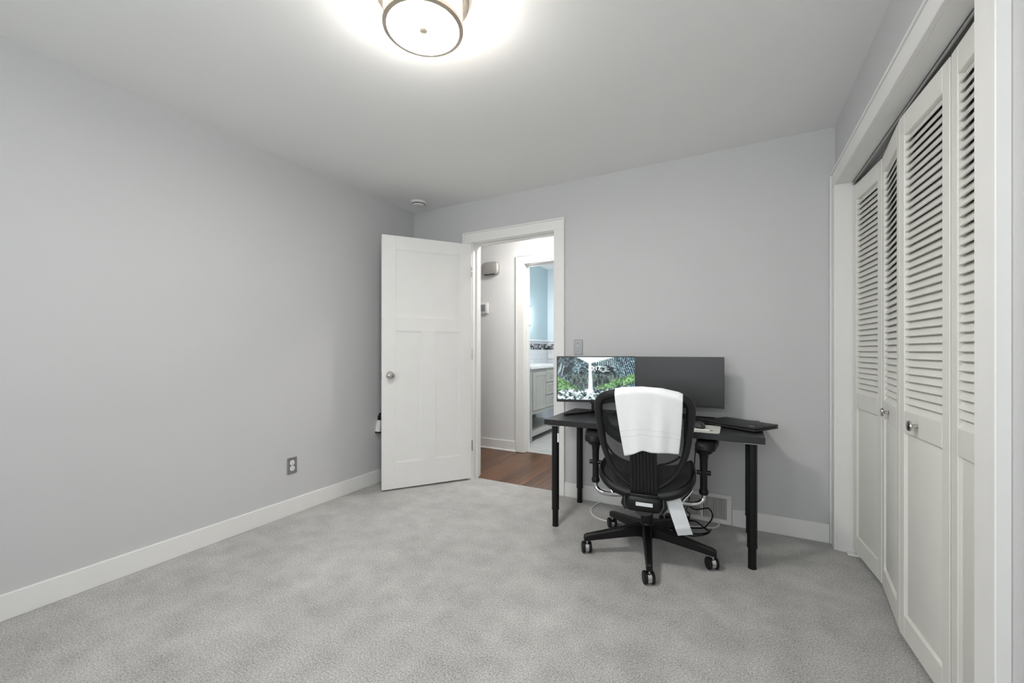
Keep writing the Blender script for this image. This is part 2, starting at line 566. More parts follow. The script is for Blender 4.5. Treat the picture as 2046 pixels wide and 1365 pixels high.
# ------------------------------------------------------------------ casings, jambs, baseboards
def door_trim(name, label, x0, x1, zt, yroom, yfar, cw, side):
    """jamb lining and casings of an opening in a wall across Y"""
    t = thing(name, label, 'door frame', (x0, yroom, 0), 0, None, 'structure')
    j = MB()
    j.box(x0 - J, x0, yroom, yfar, 0, zt + J)
    j.box(x1, x1 + J, yroom, yfar, 0, zt + J)
    j.box(x0, x1, yroom, yfar, zt, zt + J)
    j.build('jamb', M_trim, t)
    s = MB()
    ys = yroom + 0.052
    s.box(x0, x0 + 0.012, ys, ys + 0.035, 0, zt - 0.012, 0.001)
    s.box(x1 - 0.012, x1, ys, ys + 0.035, 0, zt - 0.012, 0.001)
    s.box(x0, x1, ys, ys + 0.035, zt - 0.012, zt, 0.001)
    s.build('door_stop', M_trim, t)
    for yy, d in ((yroom, -1), (yfar, 1)):
        th = 0.018
        a, b = sorted((yy, yy + d * th)); a2, b2 = sorted((yy, yy + d * (th + 0.007)))
        r = 0.005
        for (p, q) in ((x0 - r - cw, x0 - r), (x1 + r, x1 + r + cw)):
            MB().box(p, q, a, b, 0, zt + r, 0.002).build('side_casing', M_trim, t)
        MB().box(x0 - r - cw, x1 + r + cw, a, b, zt + r, zt + r + cw, 0.002).build('head_casing', M_trim, t)
        bb = MB()
        bb.box(x0 - r - cw - 0.012, x0 - r - cw, a2, b2, 0, zt + r + cw + 0.012, 0.002)
        bb.box(x1 + r + cw, x1 + r + cw + 0.012, a2, b2, 0, zt + r + cw + 0.012, 0.002)
        bb.box(x0 - r - cw, x1 + r + cw, a2, b2, zt + r + cw, zt + r + cw + 0.012, 0.002)
        bb.build('back_band', M_trim, t)
    return t
fr = door_trim('trim_2', 'white casing and jamb of the doorway beside the desk', DX0, DX1, DZ, BY, BY + T, 0.078, 0)
door_trim('trim_3', 'white casing around the bathroom doorway across the hall', EX0, EX1, EZ, HY, HY + T, 0.085, 0)

# closet frame
ct = thing('trim_4', 'wide white casing around the closet opening', 'door frame', (RX, 2.15, 0), 0, None, 'structure')
j = MB()
j.box(RX - 0.002, RX + T, KY0 - J, KY0, 0, KZ + J)
j.box(RX - 0.002, RX + T, KY1, KY1 + J, 0, KZ + J)
j.box(RX - 0.002, RX + T, KY0, KY1, KZ, KZ + J)
j.build('jamb', M_trim, ct)
cth, ccw, rv = 0.020, 0.078, 0.003
ccn = 0.0934
for (a, b) in ((KY0 - rv - ccn, KY0 - rv), (KY1 + rv, KY1 + rv + ccw)):
    MB().box(RX - cth, RX, a, b, 0, KZ + rv, 0.002).build('side_casing', M_trim, ct)
MB().box(RX - cth, RX, KY0 - rv - ccn, KY1 + rv + ccw, KZ + rv, KZ + rv + ccw, 0.002).build('head_casing', M_trim, ct)
bb = MB()
bb.box(RX - cth - 0.006, RX, KY0 - rv - ccn - 0.012, KY0 - rv - ccn, 0, KZ + rv + ccw + 0.012, 0.002)
bb.box(RX - cth - 0.006, RX, KY1 + rv + ccw, KY1 + rv + ccw + 0.012, 0, KZ + rv + ccw + 0.012, 0.002)
bb.box(RX - cth - 0.006, RX, KY0 - rv - ccn, KY1 + rv + ccw, KZ + rv + ccw, KZ + rv + ccw + 0.012, 0.002)
bb.build('back_band', M_trim, ct)
tr = MB()
tr.box(0.574, 0.578, KY0 + 0.002, KY1 - 0.002, 2.053, KZ)
tr.box(0.612, 0.616, KY0 + 0.002, KY1 - 0.002, 2.053, KZ)
tr.box(0.574, 0.616, KY0 + 0.002, KY1 - 0.002, 2.064, KZ)
tr.build('door_track', mat('track_metal', rgb(170, 170, 170), 0.5, 0.3), ct)
for yy in (KY1 - 0.03, 2.19, 2.13, KY0 + 0.03):
    MB().box(0.583, 0.607, yy - 0.014, yy + 0.014, 2.045, 2.062, 0.002).build('pivot_bracket', M_steel, ct)
MB().box(0.545, 0.60, KY1 - 0.05, KY1 - 0.002, 0.001, 0.010, 0.002).build('floor_bracket', M_trim, ct)

# baseboards
def bb_box(mb, x0, x1, y0, y1):
    mb.box(x0, x1, y0, y1, 0.0, 0.110, 0.002)
REG0, REG1 = -0.43, -0.022
struct('baseboard_left', (lambda m: (bb_box(m, LX, LX + 0.015, FY, BY), m)[1])(MB()), M_trim, 'white baseboard along the long plain wall', 'baseboard')
m = MB()
bb_box(m, LX + 0.015, DX0 - 0.101, BY - 0.015, BY)
bb_box(m, DX1 + 0.095, REG0 - 0.002, BY - 0.015, BY)
bb_box(m, REG1 + 0.002, RX - 0.027, BY - 0.015, BY)
struct('baseboard_back', m, M_trim, 'white baseboard below the desk wall', 'baseboard')
m = MB()
bb_box(m, RX - 0.015, RX, FY, KY0 - 0.110)
struct('baseboard_right', m, M_trim, 'white baseboard on the near closet wall', 'baseboard')
m = MB()
bb_box(m, LX + 0.015, RX - 0.015, FY, FY + 0.015)
struct('baseboard_front', m, M_trim, 'white baseboard below the window', 'baseboard')
m = MB()
for (a, b) in ((-3.5, EX0 - 0.103), (EX1 + 0.103, -0.3)):
    m.box(a, b, HY - 0.015, HY, -0.002, 0.112, 0.002)
    m.tube([(a, HY - 0.017, 0.004), (b, HY - 0.017, 0.004)], 0.012, 8)
struct('baseboard_hall', m, M_trim, 'white hall baseboard with shoe moulding', 'baseboard')

# ------------------------------------------------------------------ bedroom door (open)
DH = Vector((DX0 - 0.004, BY - 0.014, 0))
DF = Vector((-2.474, 2.411, 0))
dv = (DF - DH); dlen = 0.757
dang = math.atan2(dv.y, dv.x)
door = thing('door_1', 'white three-panel door standing open against the long wall', 'door', (DH.x, DH.y, 0), dang, None, 'structure')
Zb, Zt = 0.014, 2.060
# local frame: x from hinge to latch edge, y thickness; the photographed face is y=0 side facing -y? chosen below
TH = 0.035
# visible face normal must point to +X-ish side of the room: local +y for this angle
def dbox(x0, x1, z0, z1, y0=-TH, y1=0.0, bev=0.0015):
    return MB().box(x0, x1, y0, y1, z0, z1, bev)
st = 0.108
def dpart(mb, name, mt=M_door):
    return mb.build(name, mt, door, world=False)
dpart(dbox(0, st, Zb, Zt), 'stile'); dpart(dbox(dlen - st, dlen, Zb, Zt), 'stile')
dpart(dbox(st, dlen - st, 1.951, Zt), 'rail'); dpart(dbox(st, dlen - st, 1.291, 1.404), 'rail'); dpart(dbox(st, dlen - st, Zb, 0.223), 'rail')
dpart(dbox(0.319, 0.438, 0.223, 1.291), 'mullion')
for (a, b, c, d) in ((st, dlen - st, 1.404, 1.951), (st, 0.319, 0.223, 1.291), (0.438, dlen - st, 0.223, 1.291)):
    dpart(dbox(a, b, c, d, -TH + 0.008, -0.008, 0), 'panel')
    e = MB()   # small stepped bead round the recess, both faces
    for ys in ((-0.008, -0.0035), (-TH + 0.0035, -TH + 0.008)):
        e.box(a, a + 0.009, ys[0], ys[1], c, d); e.box(b - 0.009, b, ys[0], ys[1], c, d)
        e.box(a + 0.009, b - 0.009, ys[0], ys[1], c, c + 0.009); e.box(a + 0.009, b - 0.009, ys[0], ys[1], d - 0.009, d)
    dpart(e, 'panel_bead')
prof = [(0.0315, 0.0), (0.0315, 0.004), (0.028, 0.008), (0.013, 0.011), (0.0115, 0.026), (0.016, 0.034), (0.0245, 0.042), (0.027, 0.050), (0.0265, 0.057), (0.0225, 0.063), (0.014, 0.0655), (0.001, 0.066)]
for s in (1, -1):
    R = Matrix.Rotation(-math.pi / 2 * s, 4, 'X')
    kb = MB().lathe(prof, (dlen - 0.064, 0.0 if s > 0 else -TH, 0.932), 28, R)
    dpart(kb, 'door_knob', M_nickel)
dpart(MB().box(dlen - 0.001, dlen + 0.0012, -TH / 2 - 0.0125, -TH / 2 + 0.0125, 0.90, 0.964), 'latch_plate', M_nickel)
for z in (0.30, 1.10, 1.82):
    h = MB().cyl((-0.003, 0.006, z - 0.045), (-0.003, 0.006, z + 0.045), 0.0065, n=12)
    h.box(-0.0015, 0.0, -0.028, 0.004, z - 0.044, z + 0.044)
    dpart(h, 'hinge', M_nickel)

# ------------------------------------------------------------------ louvred bifold closet doors
def bifold(name, label, p_far, p_near, knob):
    """panel from far post to near post; face looks to -X"""
    a, b = Vector(p_far), Vector(p_near)
    d = b - a; L = d.length - 0.004
    ang = math.atan2(d.y, d.x)
    t = thing(name, label, 'closet door', (a.x, a.y, 0), ang, None, 'structure')
    th = 0.028; sw = 0.047
    z0, z1 = 0.026, 2.040
    def P(mb, n, mt=M_closet): return mb.build(n, mt, t, world=False)
    # local: x along the door (far -> near, i.e. towards -Y), y: -y side ... face at y = 0 towards room
    s = -1.0
    def bx(x0, x1, za, zb, y0=0.0, y1=th, bev=0.002): return MB().box(x0, x1, y0, y1, za, zb, bev)
    P(bx(0.002, sw, z0, z1), 'stile'); P(bx(L - sw, L, z0, z1), 'stile')
    P(bx(sw, L - sw, 1.954, z1), 'top_rail'); P(bx(sw, L - sw, 0.816, 0.900), 'lock_rail'); P(bx(sw, L - sw, z0, 0.116), 'bottom_rail')
    pn = MB()
    o = [(sw, 0.116), (L - sw, 0.116), (L - sw, 0.816), (sw, 0.816)]
    i_ = [(sw + 0.02, 0.136), (L - sw - 0.02, 0.136), (L - sw - 0.02, 0.796), (sw + 0.02, 0.796)]
    vs = [(x, 0.011, z) for x, z in o] + [(x, 0.005, z) for x, z in i_] + [(x, 0.022, z) for x, z in o]
    fs = [(4, 5, 6, 7), (8, 11, 10, 9)] + [(k, (k + 1) % 4, 4 + (k + 1) % 4, 4 + k) for k in range(4)]
    pn.add(vs, fs)
    P(pn, 'raised_panel')
    n = 37; pitch = (1.954 - 0.900) / n
    key = round(L, 4)
    # slat: section slopes from high at the back to low at the room side
    sl = MB()
    lean = math.radians(28.5)      # from vertical
    hw_, tk = 0.0174, 0.0023
    dx, dz = math.sin(lean), math.cos(lean)
    sec = []
    for (q, e) in ((-1, -1), (1, -1), (1, 1), (-1, 1)):
        # along-slat axis (y: +back, z: +up), thickness axis perpendicular
        sec.append((0.0125 + q * hw_ * dx + e * tk * dz, q * hw_ * dz - e * tk * dx))
    sl.prism(sec, lambda p, h: (h, p[0], p[1]), sw - 0.004, L - sw + 0.004)
    sm = sl.mesh('slat', M_closet)
    for i in range(n):
        inst('slat', sm, t, (0, 0, 0.900 + pitch * (i + 0.5)), (random.uniform(-0.03, 0.03), 0, 0))
    if knob is not None:
        kp = [(0.009, 0.0), (0.0065, 0.003), (0.006, 0.014), (0.010, 0.017), (0.0185, 0.019), (0.0195, 0.0225), (0.0180, 0.026), (0.012, 0.0275), (0.001, 0.028)]
        P(MB().lathe(kp, (knob, 0.0, 0.858), 24, Matrix.Rotation(math.pi / 2, 4, 'X')), 'knob', M_nickel)
    return t
bifold('door_2', 'louvred closet panel hinged beside the desk wall corner', (0.576, KY1 - 0.006), (0.608, 2.548), None)
bifold('door_3', 'louvred closet panel with a knob folded between its neighbours, next to the hinged corner panel', (0.608, 2.544), (0.568, 2.160), 0.165)
bifold('door_4', 'louvred closet panel with a knob, farther from the desk wall', (0.566, 2.154), (0.583, 1.766), 0.160)
bifold('door_5', 'louvred closet panel partly hidden by the near casing', (0.583, 1.762), (0.574, KY0 + 0.005), None)

# ------------------------------------------------------------------ ceiling light
LC = (-1.014, 1.1875)
lamp = thing('ceiling_light', 'round flush ceiling light with metal lattice drum and glowing white diffuser', 'ceiling light', (LC[0], LC[1], CZ))
M_champ = mat('champagne_metal', rgb(224, 212, 197), 0.4, 1.0, var=0.03, vscale=20)
M_diff = emit_mat('lamp_diffuser_glow', (1.0, 0.972, 0.928, 1), LAMP_BOTTOM)
M_drum = emit_mat('lamp_drum_glow', (1.0, 0.966, 0.91, 1), LAMP_SIDE)
def L(mb, n, m_): return mb.build(n, m_, lamp, world=False)
L(MB().lathe([(0.172, 0.0), (0.174, -0.006), (0.170, -0.012), (0.163, -0.014), (0.163, -0.020), (0.156, -0.024), (0.150, -0.026)], n=56), 'canopy', M_champ)
L(MB().lathe([(0.136, -0.024), (0.136, -0.112)], n=56), 'drum_glass', M_drum)
L(MB().lathe([(0.131, -0.1125), (0.131, -0.120), (0.118, -0.1235), (0.06, -0.1265), (0.001, -0.127)], n=56), 'diffuser', M_diff)
rim = MB()
n = 64
for (r0, r1, z0, z1) in ((0.131, 0.146, -0.126, -0.110), (0.138, 0.147, -0.034, -0.024)):
    b = len(rim.v)
    for k in range(n):
        a = 2 * math.pi * k / n; c, s_ = math.cos(a), math.sin(a)
        for (r, z) in ((r0, z0), (r1, z0 + 0.003), (r1, z1), (r0, z1)):
            rim.v.append(Vector((r * c, r * s_, z)))
    for k in range(n):
        for q in range(4):
            a = b + k * 4 + q; c2 = b + k * 4 + (q + 1) % 4
            d = b + ((k + 1) % n) * 4 + (q + 1) % 4; e = b + ((k + 1) % n) * 4 + q
            rim.f.append((a, c2, d, e))
L(rim, 'rim_ring', M_champ)
lat = MB()
rl = 0.1415
nb = 40
def lpt(a, z, r=rl): return (r * math.cos(a), r * math.sin(a), z)
for k in range(nb):
    a = 2 * math.pi * k / nb
    lat.tube([lpt(a, -0.034), lpt(a, -0.111)], 0.0016, 5)
    a2 = a + 2 * math.pi / nb
    for z in ((-0.052, -0.090) if k % 2 else (-0.066, -0.078)):
        lat.tube([lpt(a, z), lpt((a + a2) / 2, z), lpt(a2, z)], 0.0016, 5)
L(lat, 'lattice', M_champ)
L(MB().lathe([(0.0165, -0.1265), (0.0165, -0.130), (0.012, -0.134), (0.001, -0.1355)], n=24), 'finial', M_champ)

# smoke detector
sd = thing('smoke_detector', 'small round white smoke detector on the ceiling by the corner', 'smoke detector', (-2.464, 2.819, CZ))
MB().lathe([(0.068, 0.0), (0.068, -0.010), (0.060, -0.016)], n=32).build('base', M_white, sd, False)
MB().lathe([(0.055, -0.015), (0.055, -0.024), (0.048, -0.032), (0.030, -0.034), (0.001, -0.034)], n=32).build('cover', M_white, sd, False)
MB().lathe([(0.056, -0.0165), (0.0565, -0.020), (0.056, -0.0225)], n=32).build('vent_ring', M_dark, sd, False)

# outlet on the long wall (plate faces +X)
ou = thing('power_outlet', 'brushed steel duplex outlet plate with white sockets, low on the plain wall', 'outlet', (LX, 1.791, 0.336))
MB().box(0, 0.006, -0.036, 0.036, -0.058, 0.058, 0.0025).build('cover_plate', M_steel, ou, False)
for s in (1, -1):
    so = MB().lathe([(0.0172, 0.0), (0.0172, 0.0075), (0.016, 0.0085)], (0, 0, 0.0195 * s), 24, Matrix.Rotation(math.pi / 2, 4, 'Y')).build('socket', M_white, ou, False)
    sl = MB()
    sl.box(0.0080, 0.0088, -0.008, -0.0055, 0.0195 * s + 0.001, 0.0195 * s + 0.009)
    sl.box(0.0080, 0.0088, 0.0055, 0.008, 0.0195 * s + 0.001, 0.0195 * s + 0.009)
    sl.cyl((0.0080, 0, 0.0195 * s - 0.007), (0.0088, 0, 0.0195 * s - 0.007), 0.0028, n=10)
    sl.build('slots', M_dark, so, False)
MB().cyl((0.005, 0, 0), (0.0072, 0, 0), 0.0035, n=12).build('screw', M_nickel, ou, False)

# light switch on the back wall (plate faces -Y)
sw_ = thing('light_switch', 'steel toggle switch plate on the wall above the desk', 'light switch', (-1.060, BY, 1.156))
MB().box(-0.035, 0.035, -0.006, 0, -0.0575, 0.0575, 0.0025).build('cover_plate', M_steel, sw_, False)
MB().box(-0.005, 0.005, -0.020, -0.004, 0.001, 0.010, 0.001, M=Matrix.Rotation(-0.35, 4, 'X')).build('toggle', M_white, sw_, False)
for s in (1, -1):
    MB().cyl((0, -0.0075, 0.03 * s), (0, -0.005, 0.03 * s), 0.0035, n=12).build('screw', M_nickel, sw_, False)

# floor register in the back baseboard
rg = thing('vent_register', 'white metal baseboard air register with vertical slots under the desk', 'air vent', ((REG0 + REG1) / 2, BY, 0))
w2 = (REG1 - REG0) / 2
f = MB()
f.box(-w2, w2, -0.020, 0, 0.168, 0.192, 0.003); f.box(-w2, w2, -0.020, 0, 0.002, 0.030, 0.003)
f.box(-w2, -w2 + 0.03, -0.020, 0, 0.028, 0.170, 0.003); f.box(w2 - 0.03, w2, -0.020, 0, 0.028, 0.170, 0.003)
f.box(-0.008 + 0.03, 0.008 + 0.03, -0.019, 0, 0.028, 0.170, 0.001)
f.build('frame', M_trim, rg, False)
MB().box(-w2 + 0.03, w2 - 0.03, -0.004, -0.001, 0.03, 0.168).build('duct_back', M_dark, rg, False)
gr = MB()
x = -w2 + 0.034
while x < w2 - 0.032:
    if not (0.020 < x < 0.038):
        gr.box(x - 0.0026, x + 0.0026, -0.018, -0.006, 0.03, 0.168)
    x += 0.0094
tag(gr.build('grille', M_trim, rg, False), kind='stuff')

# ------------------------------------------------------------------ desk
DKX0, DKX1, DKY0, DKY1, DKZ = -1.08, 0.132, 2.432, 3.012, 0.690
M_desk = mat('black_brown_laminate', rgb(28, 28, 30), 0.42, var=0.16, vscale=5, bump=0.12, bscale=60, stretch=(1, 18, 18))
desk = thing('desk', 'plain black desk with four round telescopic legs', 'desk', ((DKX0 + DKX1) / 2, (DKY0 + DKY1) / 2, 0))
MB().box(DKX0, DKX1, DKY0, DKY1, DKZ - 0.034, DKZ, 0.0015).build('desktop', M_desk, desk)
for x in (-1.022, 0.076):
    for y in (2.480, 2.952):
        lg = MB().cyl((x, y, 0.118), (x, y, DKZ - 0.040), 0.0235, n=24).build('leg', M_blackmetal, desk)
        MB().lathe([(0.024, 0.0), (0.0245, 0.012)], (x, y, 0.108), 24).build('collar', M_rubber, lg)
        MB().cyl((x, y, 0.006), (x, y, 0.112), 0.0195, n=24).build('extension', M_blackmetal, lg)
        MB().lathe([(0.019, 0.0), (0.0205, 0.002), (0.0205, 0.008)], (x, y, 0.0), 24).build('foot', M_rubber, lg)
        MB().box(x - 0.04, x + 0.04, y - 0.04, y + 0.04, DKZ - 0.041, DKZ - 0.0342, 0.002).build('mounting_plate', M_steel, lg)
ta, tb = PY(1113.5, 866, 2.452), PY(1116.8, 884, 2.452)
tg = MB().box(ta.x, tb.x, 2.4515, 2.4525, tb.z, ta.z)
tg.cyl(((ta.x + tb.x) / 2, 2.452, ta.z - 0.004), ((ta.x + tb.x) / 2, 2.452, DKZ - 0.034), 0.0008, n=5)
tag(tg.build('paper_tag', M_paper, desk), 'white paper tag hanging under the desktop')

# ------------------------------------------------------------------ monitors
def screen_mesh(w, h):
    """procedurally coloured wallpaper: waterfall between basalt cliffs, green slopes, pale rocks"""
    nx, ny = 300, 168
    rng = np.random.default_rng(3)
    def vnoise(fx, fy, seed, oct=3):
        X, Y = np.meshgrid(np.linspace(0, 1, nx), np.linspace(0, 1, ny))
        out = np.zeros((ny, nx)); amp = 1; tot = 0
        for o in range(oct):
            gx, gy = int(fx * 2 ** o) + 2, int(fy * 2 ** o) + 2
            g = np.random.default_rng(seed + o).random((gy + 1, gx + 1))
            px, py = X * (gx - 1), Y * (gy - 1)
            ix, iy = px.astype(int), py.astype(int)
            tx, ty = px - ix, py - iy
            tx = tx * tx * (3 - 2 * tx); ty = ty * ty * (3 - 2 * ty)
            v = (g[iy, ix] * (1 - tx) + g[iy, ix + 1] * tx) * (1 - ty) + (g[iy + 1, ix] * (1 - tx) + g[iy + 1, ix + 1] * tx) * ty
            out += amp * v; tot += amp; amp *= 0.55
        return out / tot
    U, V = np.meshgrid(np.linspace(0, 1, nx), np.linspace(0, 1, ny))   # V from the top
    n1 = vnoise(14, 9, 11, 4); n2 = vnoise(60, 8, 23, 3); n3 = vnoise(70, 45, 37, 2); n4 = vnoise(5, 4, 51, 3); n5 = vnoise(34, 26, 77, 3)
    def C(r, g, b): return np.array([r, g, b], float)
    img = np.zeros((ny, nx, 3))
    def lay(mask, a, b, t):
        mask = np.clip(mask, 0, 1)[..., None]
        col = a + (b - a) * np.clip(t, 0, 1)[..., None]
        img[:] = img * (1 - mask) + col * mask
    sm = lambda x, e=0.02: 1 / (1 + np.exp(-x / e * 2))
    con = lambda t, k=2.6: np.clip((t - 0.5) * k + 0.5, 0, 1)
    # cliffs
    lay(np.ones_like(U), C(22, 34, 40), C(140, 170, 178), con(0.35 * n1 + 0.65 * vnoise(46, 34, 171, 3), 3.8))
    # dark upper-left wood
    lay(sm(0.20 - U + 0.06 * (n1 - .5), .03) * sm(0.42 - V, .06), C(6, 12, 16), C(84, 104, 112), con(n3 * .6 + n1 * .4, 4))
    # bright columns on the left
    for (u0, wd, v0, v1) in ((0.055, 0.012, 0.13, 0.36), (0.085, 0.008, 0.18, 0.45), (0.025, 0.007, 0.24, 0.42)):
        lay(sm(wd - np.abs(U - u0 + (V - v0) * 0.12), .006) * sm(V - v0, .02) * sm(v1 - V, .02), C(120, 140, 148), C(215, 228, 232), n3)
    # columnar basalt at right: tilted stripes
    t = np.sin((U - 0.16 * V) * 235 + 9 * (n4 - .5)) * 0.5 + 0.5
    lay(sm(U - 0.72 - 0.10 * V, .03) * sm(0.72 - V, .08), C(16, 30, 40), C(168, 200, 212), t * 0.62 + (n3 - .42) * 1.3)
    t = np.sin(U * 230 + 8 * n4) * .5 + .5
    lay(sm(U - 0.46, .03) * sm(0.74 - U, .03) * sm(0.19 + .05 * (n1 - .5) - V, .02), C(34, 52, 60), C(176, 200, 206), con(t * .5 + n3 * .5, 2.2))
    # overhang bands
    lay(sm(U - 0.45, .02) * sm(0.75 - U, .03) * sm(V - 0.19, .02) * sm(0.40 - V, .02), C(8, 18, 22), C(176, 196, 200), con(vnoise(26, 34, 91, 3), 4.0))
    # cave wall
    lay(sm(V - 0.40 - .04 * (n1 - .5), .02) * sm(0.74 - V, .05) * sm(U - 0.12, .04) * sm(0.80 - U, .04), C(22, 34, 36), C(124, 140, 134), con(0.45 * n2 + 0.25 * n1 + 0.3 * n3, 3.0))
    # green slopes
    gl = 0.45 + 1.02 * U
    lay(sm(V - gl + .05 * (n1 - .5), .02) * sm(0.36 - U, .03), C(40, 70, 40), C(146, 196, 128), con(n5 * .6 + n3 * .4, 2.4))
    gr_ = 0.37 + 0.62 * (1 - U)
    lay(sm(V - gr_ + .05 * (n1 - .5), .02) * sm(U - 0.50, .04) * sm(gr_ + 0.20 - V, .03), C(44, 72, 48), C(152, 202, 136), con(n5 * .6 + n3 * .4, 2.6))
    # rocks
    ro = 0.79 - 0.05 * np.sin(U * 3.1) + .04 * (n1 - .5) + 0.02 * np.cos(U * 20)
    ro = np.where(U > 0.55, ro - 0.25 * (U - 0.55), ro)
    lay(sm(V - ro, .015), C(26, 44, 50), C(236, 250, 250), con(0.62 * vnoise(30, 20, 161, 2) + 0.38 * vnoise(64, 42, 141, 2), 3.2) + 0.02)
    # sky wedge
    edge = np.where(U < 0.42, (U - 0.25) / 0.17 * 0.15, np.where(U < 0.47, 0.15 - (U - .42) * .3, 0.13 - (U - 0.47) / 0.27 * 0.13))
    lay(sm(edge + .02 * (n3 - .5) - V, .008), C(214, 240, 242), C(250, 255, 255), n4)
    # waterfall
    cx = 0.424 + 0.012 * V; wd = 0.016 + 0.022 * np.clip(V - 0.12, 0, 1)
    lay(sm(wd - np.abs(U - cx), .006) * sm(V - 0.10, .02) * sm(0.82 - V, .02), C(168, 204, 212), C(255, 255, 255), con(vnoise(90, 14, 121, 2), 2.0) + .25)
    lay(sm(0.05 - np.hypot((U - 0.435) * 1.3, (V - 0.80) * .9), .02), C(210, 230, 232), C(255, 255, 255), n3)
    img = np.clip(img, 0, 255) / 255.0
    L_ = np.where(img <= 0.04045, img / 12.92, ((img + 0.055) / 1.055) ** 2.4)
    me = bpy.data.meshes.new('screen_picture')
    xs = np.linspace(-w / 2, w / 2, nx); zs = np.linspace(h / 2, -h / 2, ny)
    vs = [(x, 0, z) for z in zs for x in xs]
    fs = [(j * nx + i, j * nx + nx + i, j * nx + nx + i + 1, j * nx + i + 1) for j in range(ny - 1) for i in range(nx - 1)]
    me.from_pydata(vs, [], fs)
    ca = me.color_attributes.new('picture', 'FLOAT_COLOR', 'POINT')
    flat = np.ones((ny * nx, 4), np.float32); flat[:, :3] = L_.reshape(-1, 3)
    ca.data.foreach_set('color', flat.ravel())
    m, nt, p = new_mat('lit_screen')
    at = nt.nodes.new('ShaderNodeAttribute'); at.attribute_name = 'picture'
    p.inputs['Base Color'].default_value = (0.01, 0.01, 0.01, 1)
    p.inputs['Roughness'].default_value = 0.35
    nt.links.new(at.outputs['Color'], p.inputs['Emission Color'])
    p.inputs['Emission Strength'].default_value = 1.2
    me.materials.append(m)
    return me

M_screenoff = mat('dark_screen', rgb(34, 34, 36), 0.42, var=0.03, vscale=3, spec=0.6)
M_bezel = mat('monitor_bezel', rgb(30, 31, 34), 0.35, var=0.04, vscale=20)
def monitor(name, label, xc, yc, rz, wid, zb, zt, lit, spread=1.0):
    t = thing(name, label, 'monitor', (xc, yc, DKZ), rz)
    hz = zt - zb; zc = (zt + zb) / 2 - DKZ
    w = wid / 2
    def P(mb, n, mt): return mb.build(n, mt, t, False)
    P(MB().box(-w, w, -0.004, 0.024, zb - DKZ, zt - DKZ, 0.003), 'housing', M_bezel)
    P(MB().box(-w * 0.62, w * 0.62, 0.024, 0.052, zc - 0.10, zc + 0.09, 0.010), 'back_cover', M_bezel)
    bz, bb_ = 0.006, 0.018
    b = MB()
    b.box(-w, -w + bz, -0.0065, -0.003, zb - DKZ, zt - DKZ); b.box(w - bz, w, -0.0065, -0.003, zb - DKZ, zt - DKZ)
    b.box(-w + bz, w - bz, -0.0065, -0.003, zt - DKZ - bz, zt - DKZ); b.box(-w + bz, w - bz, -0.0065, -0.003, zb - DKZ, zb - DKZ + bb_)
    P(b, 'bezel', M_bezel)
    sw2, sh = wid - 2 * bz, hz - bz - bb_
    zc2 = (zb + bb_ + zt - bz) / 2 - DKZ
    if lit:
        me = screen_mesh(sw2, sh)
        s = inst('screen', me, t, (0, -0.0052, zc2))
        tag(s, 'lit wallpaper of a waterfall between basalt cliffs')
        cu = bpy.data.curves.new('clock', 'FONT')
        cu.body = '10:17'; cu.size = 0.062; cu.align_x = 'LEFT'; cu.offset = 0.0007
        tmp = bpy.data.objects.new('clock_tmp', cu); COL.objects.link(tmp)
        bpy.context.view_layer.update()
        dg = bpy.context.evaluated_depsgraph_get()
        tm = bpy.data.meshes.new_from_object(tmp.evaluated_get(dg))
        bpy.data.objects.remove(tmp, do_unlink=True)
        tm.materials.clear(); tm.materials.append(emit_mat('clock_white', (1, 1, 1, 1), 1.0))
        xs = [v.co.x for v in tm.vertices]; ys = [v.co.y for v in tm.vertices]
        k = sh * 0.098 / (max(ys) - min(ys)); x0 = min(xs); xm = max(xs)
        y0 = min(ys)
        for v in tm.vertices:
            v.co = Vector(((v.co.x - x0) / (xm - x0) * sw2 * 0.152 - sw2 * 0.5 + sw2 * 0.412, 0, (v.co.y - y0) * k + sh * (0.5 - 0.305)))
        inst('clock_digits', tm, s, (0, -0.0006, 0))
    else:
        P(MB().box(-sw2 / 2, sw2 / 2, -0.0055, -0.003, zc2 - sh / 2, zc2 + sh / 2), 'screen', M_screenoff)
    # stand: neck, and a V foot
    nk = P(MB().box(-0.028, 0.028, 0.052, 0.072, 0.012, zc + 0.02, 0.004), 'neck', M_black)
    P(MB().box(-0.035, 0.035, 0.045, 0.060, zc - 0.05, zc + 0.05, 0.004), 'tilt_hinge', M_black)
    for s_ in (-1, 1):
        ft = MB(); q_ = s_; s_ = s_ * spread
        pl = [(0.0, 0.090), (s_ * 0.030, 0.086), (s_ * 0.216, -0.098), (s_ * 0.214, -0.110), (s_ * 0.200, -0.113), (0.0, 0.052)]
        ft.prism(pl, lambda p, h: (p[0], p[1], h), 0.0, 0.012)
        P(ft, 'foot', M_black)
    return t
ml = Vector((-1.112, 2.722)); mr_ = Vector((-0.600, 2.893))
mc = (ml + mr_) / 2
MON_L = monitor('monitor', 'switched-on monitor showing a waterfall wallpaper and clock', mc.x, mc.y, math.atan2(mr_.y - ml.y, mr_.x - ml.x), (mr_ - ml).length, 0.770, 1.090, True)
MON_R = monitor('monitor', 'switched-off dark monitor on the desk beside the lit one', -0.327, 2.852, 0.0, 0.534, 0.772, 1.090, False, 0.55)
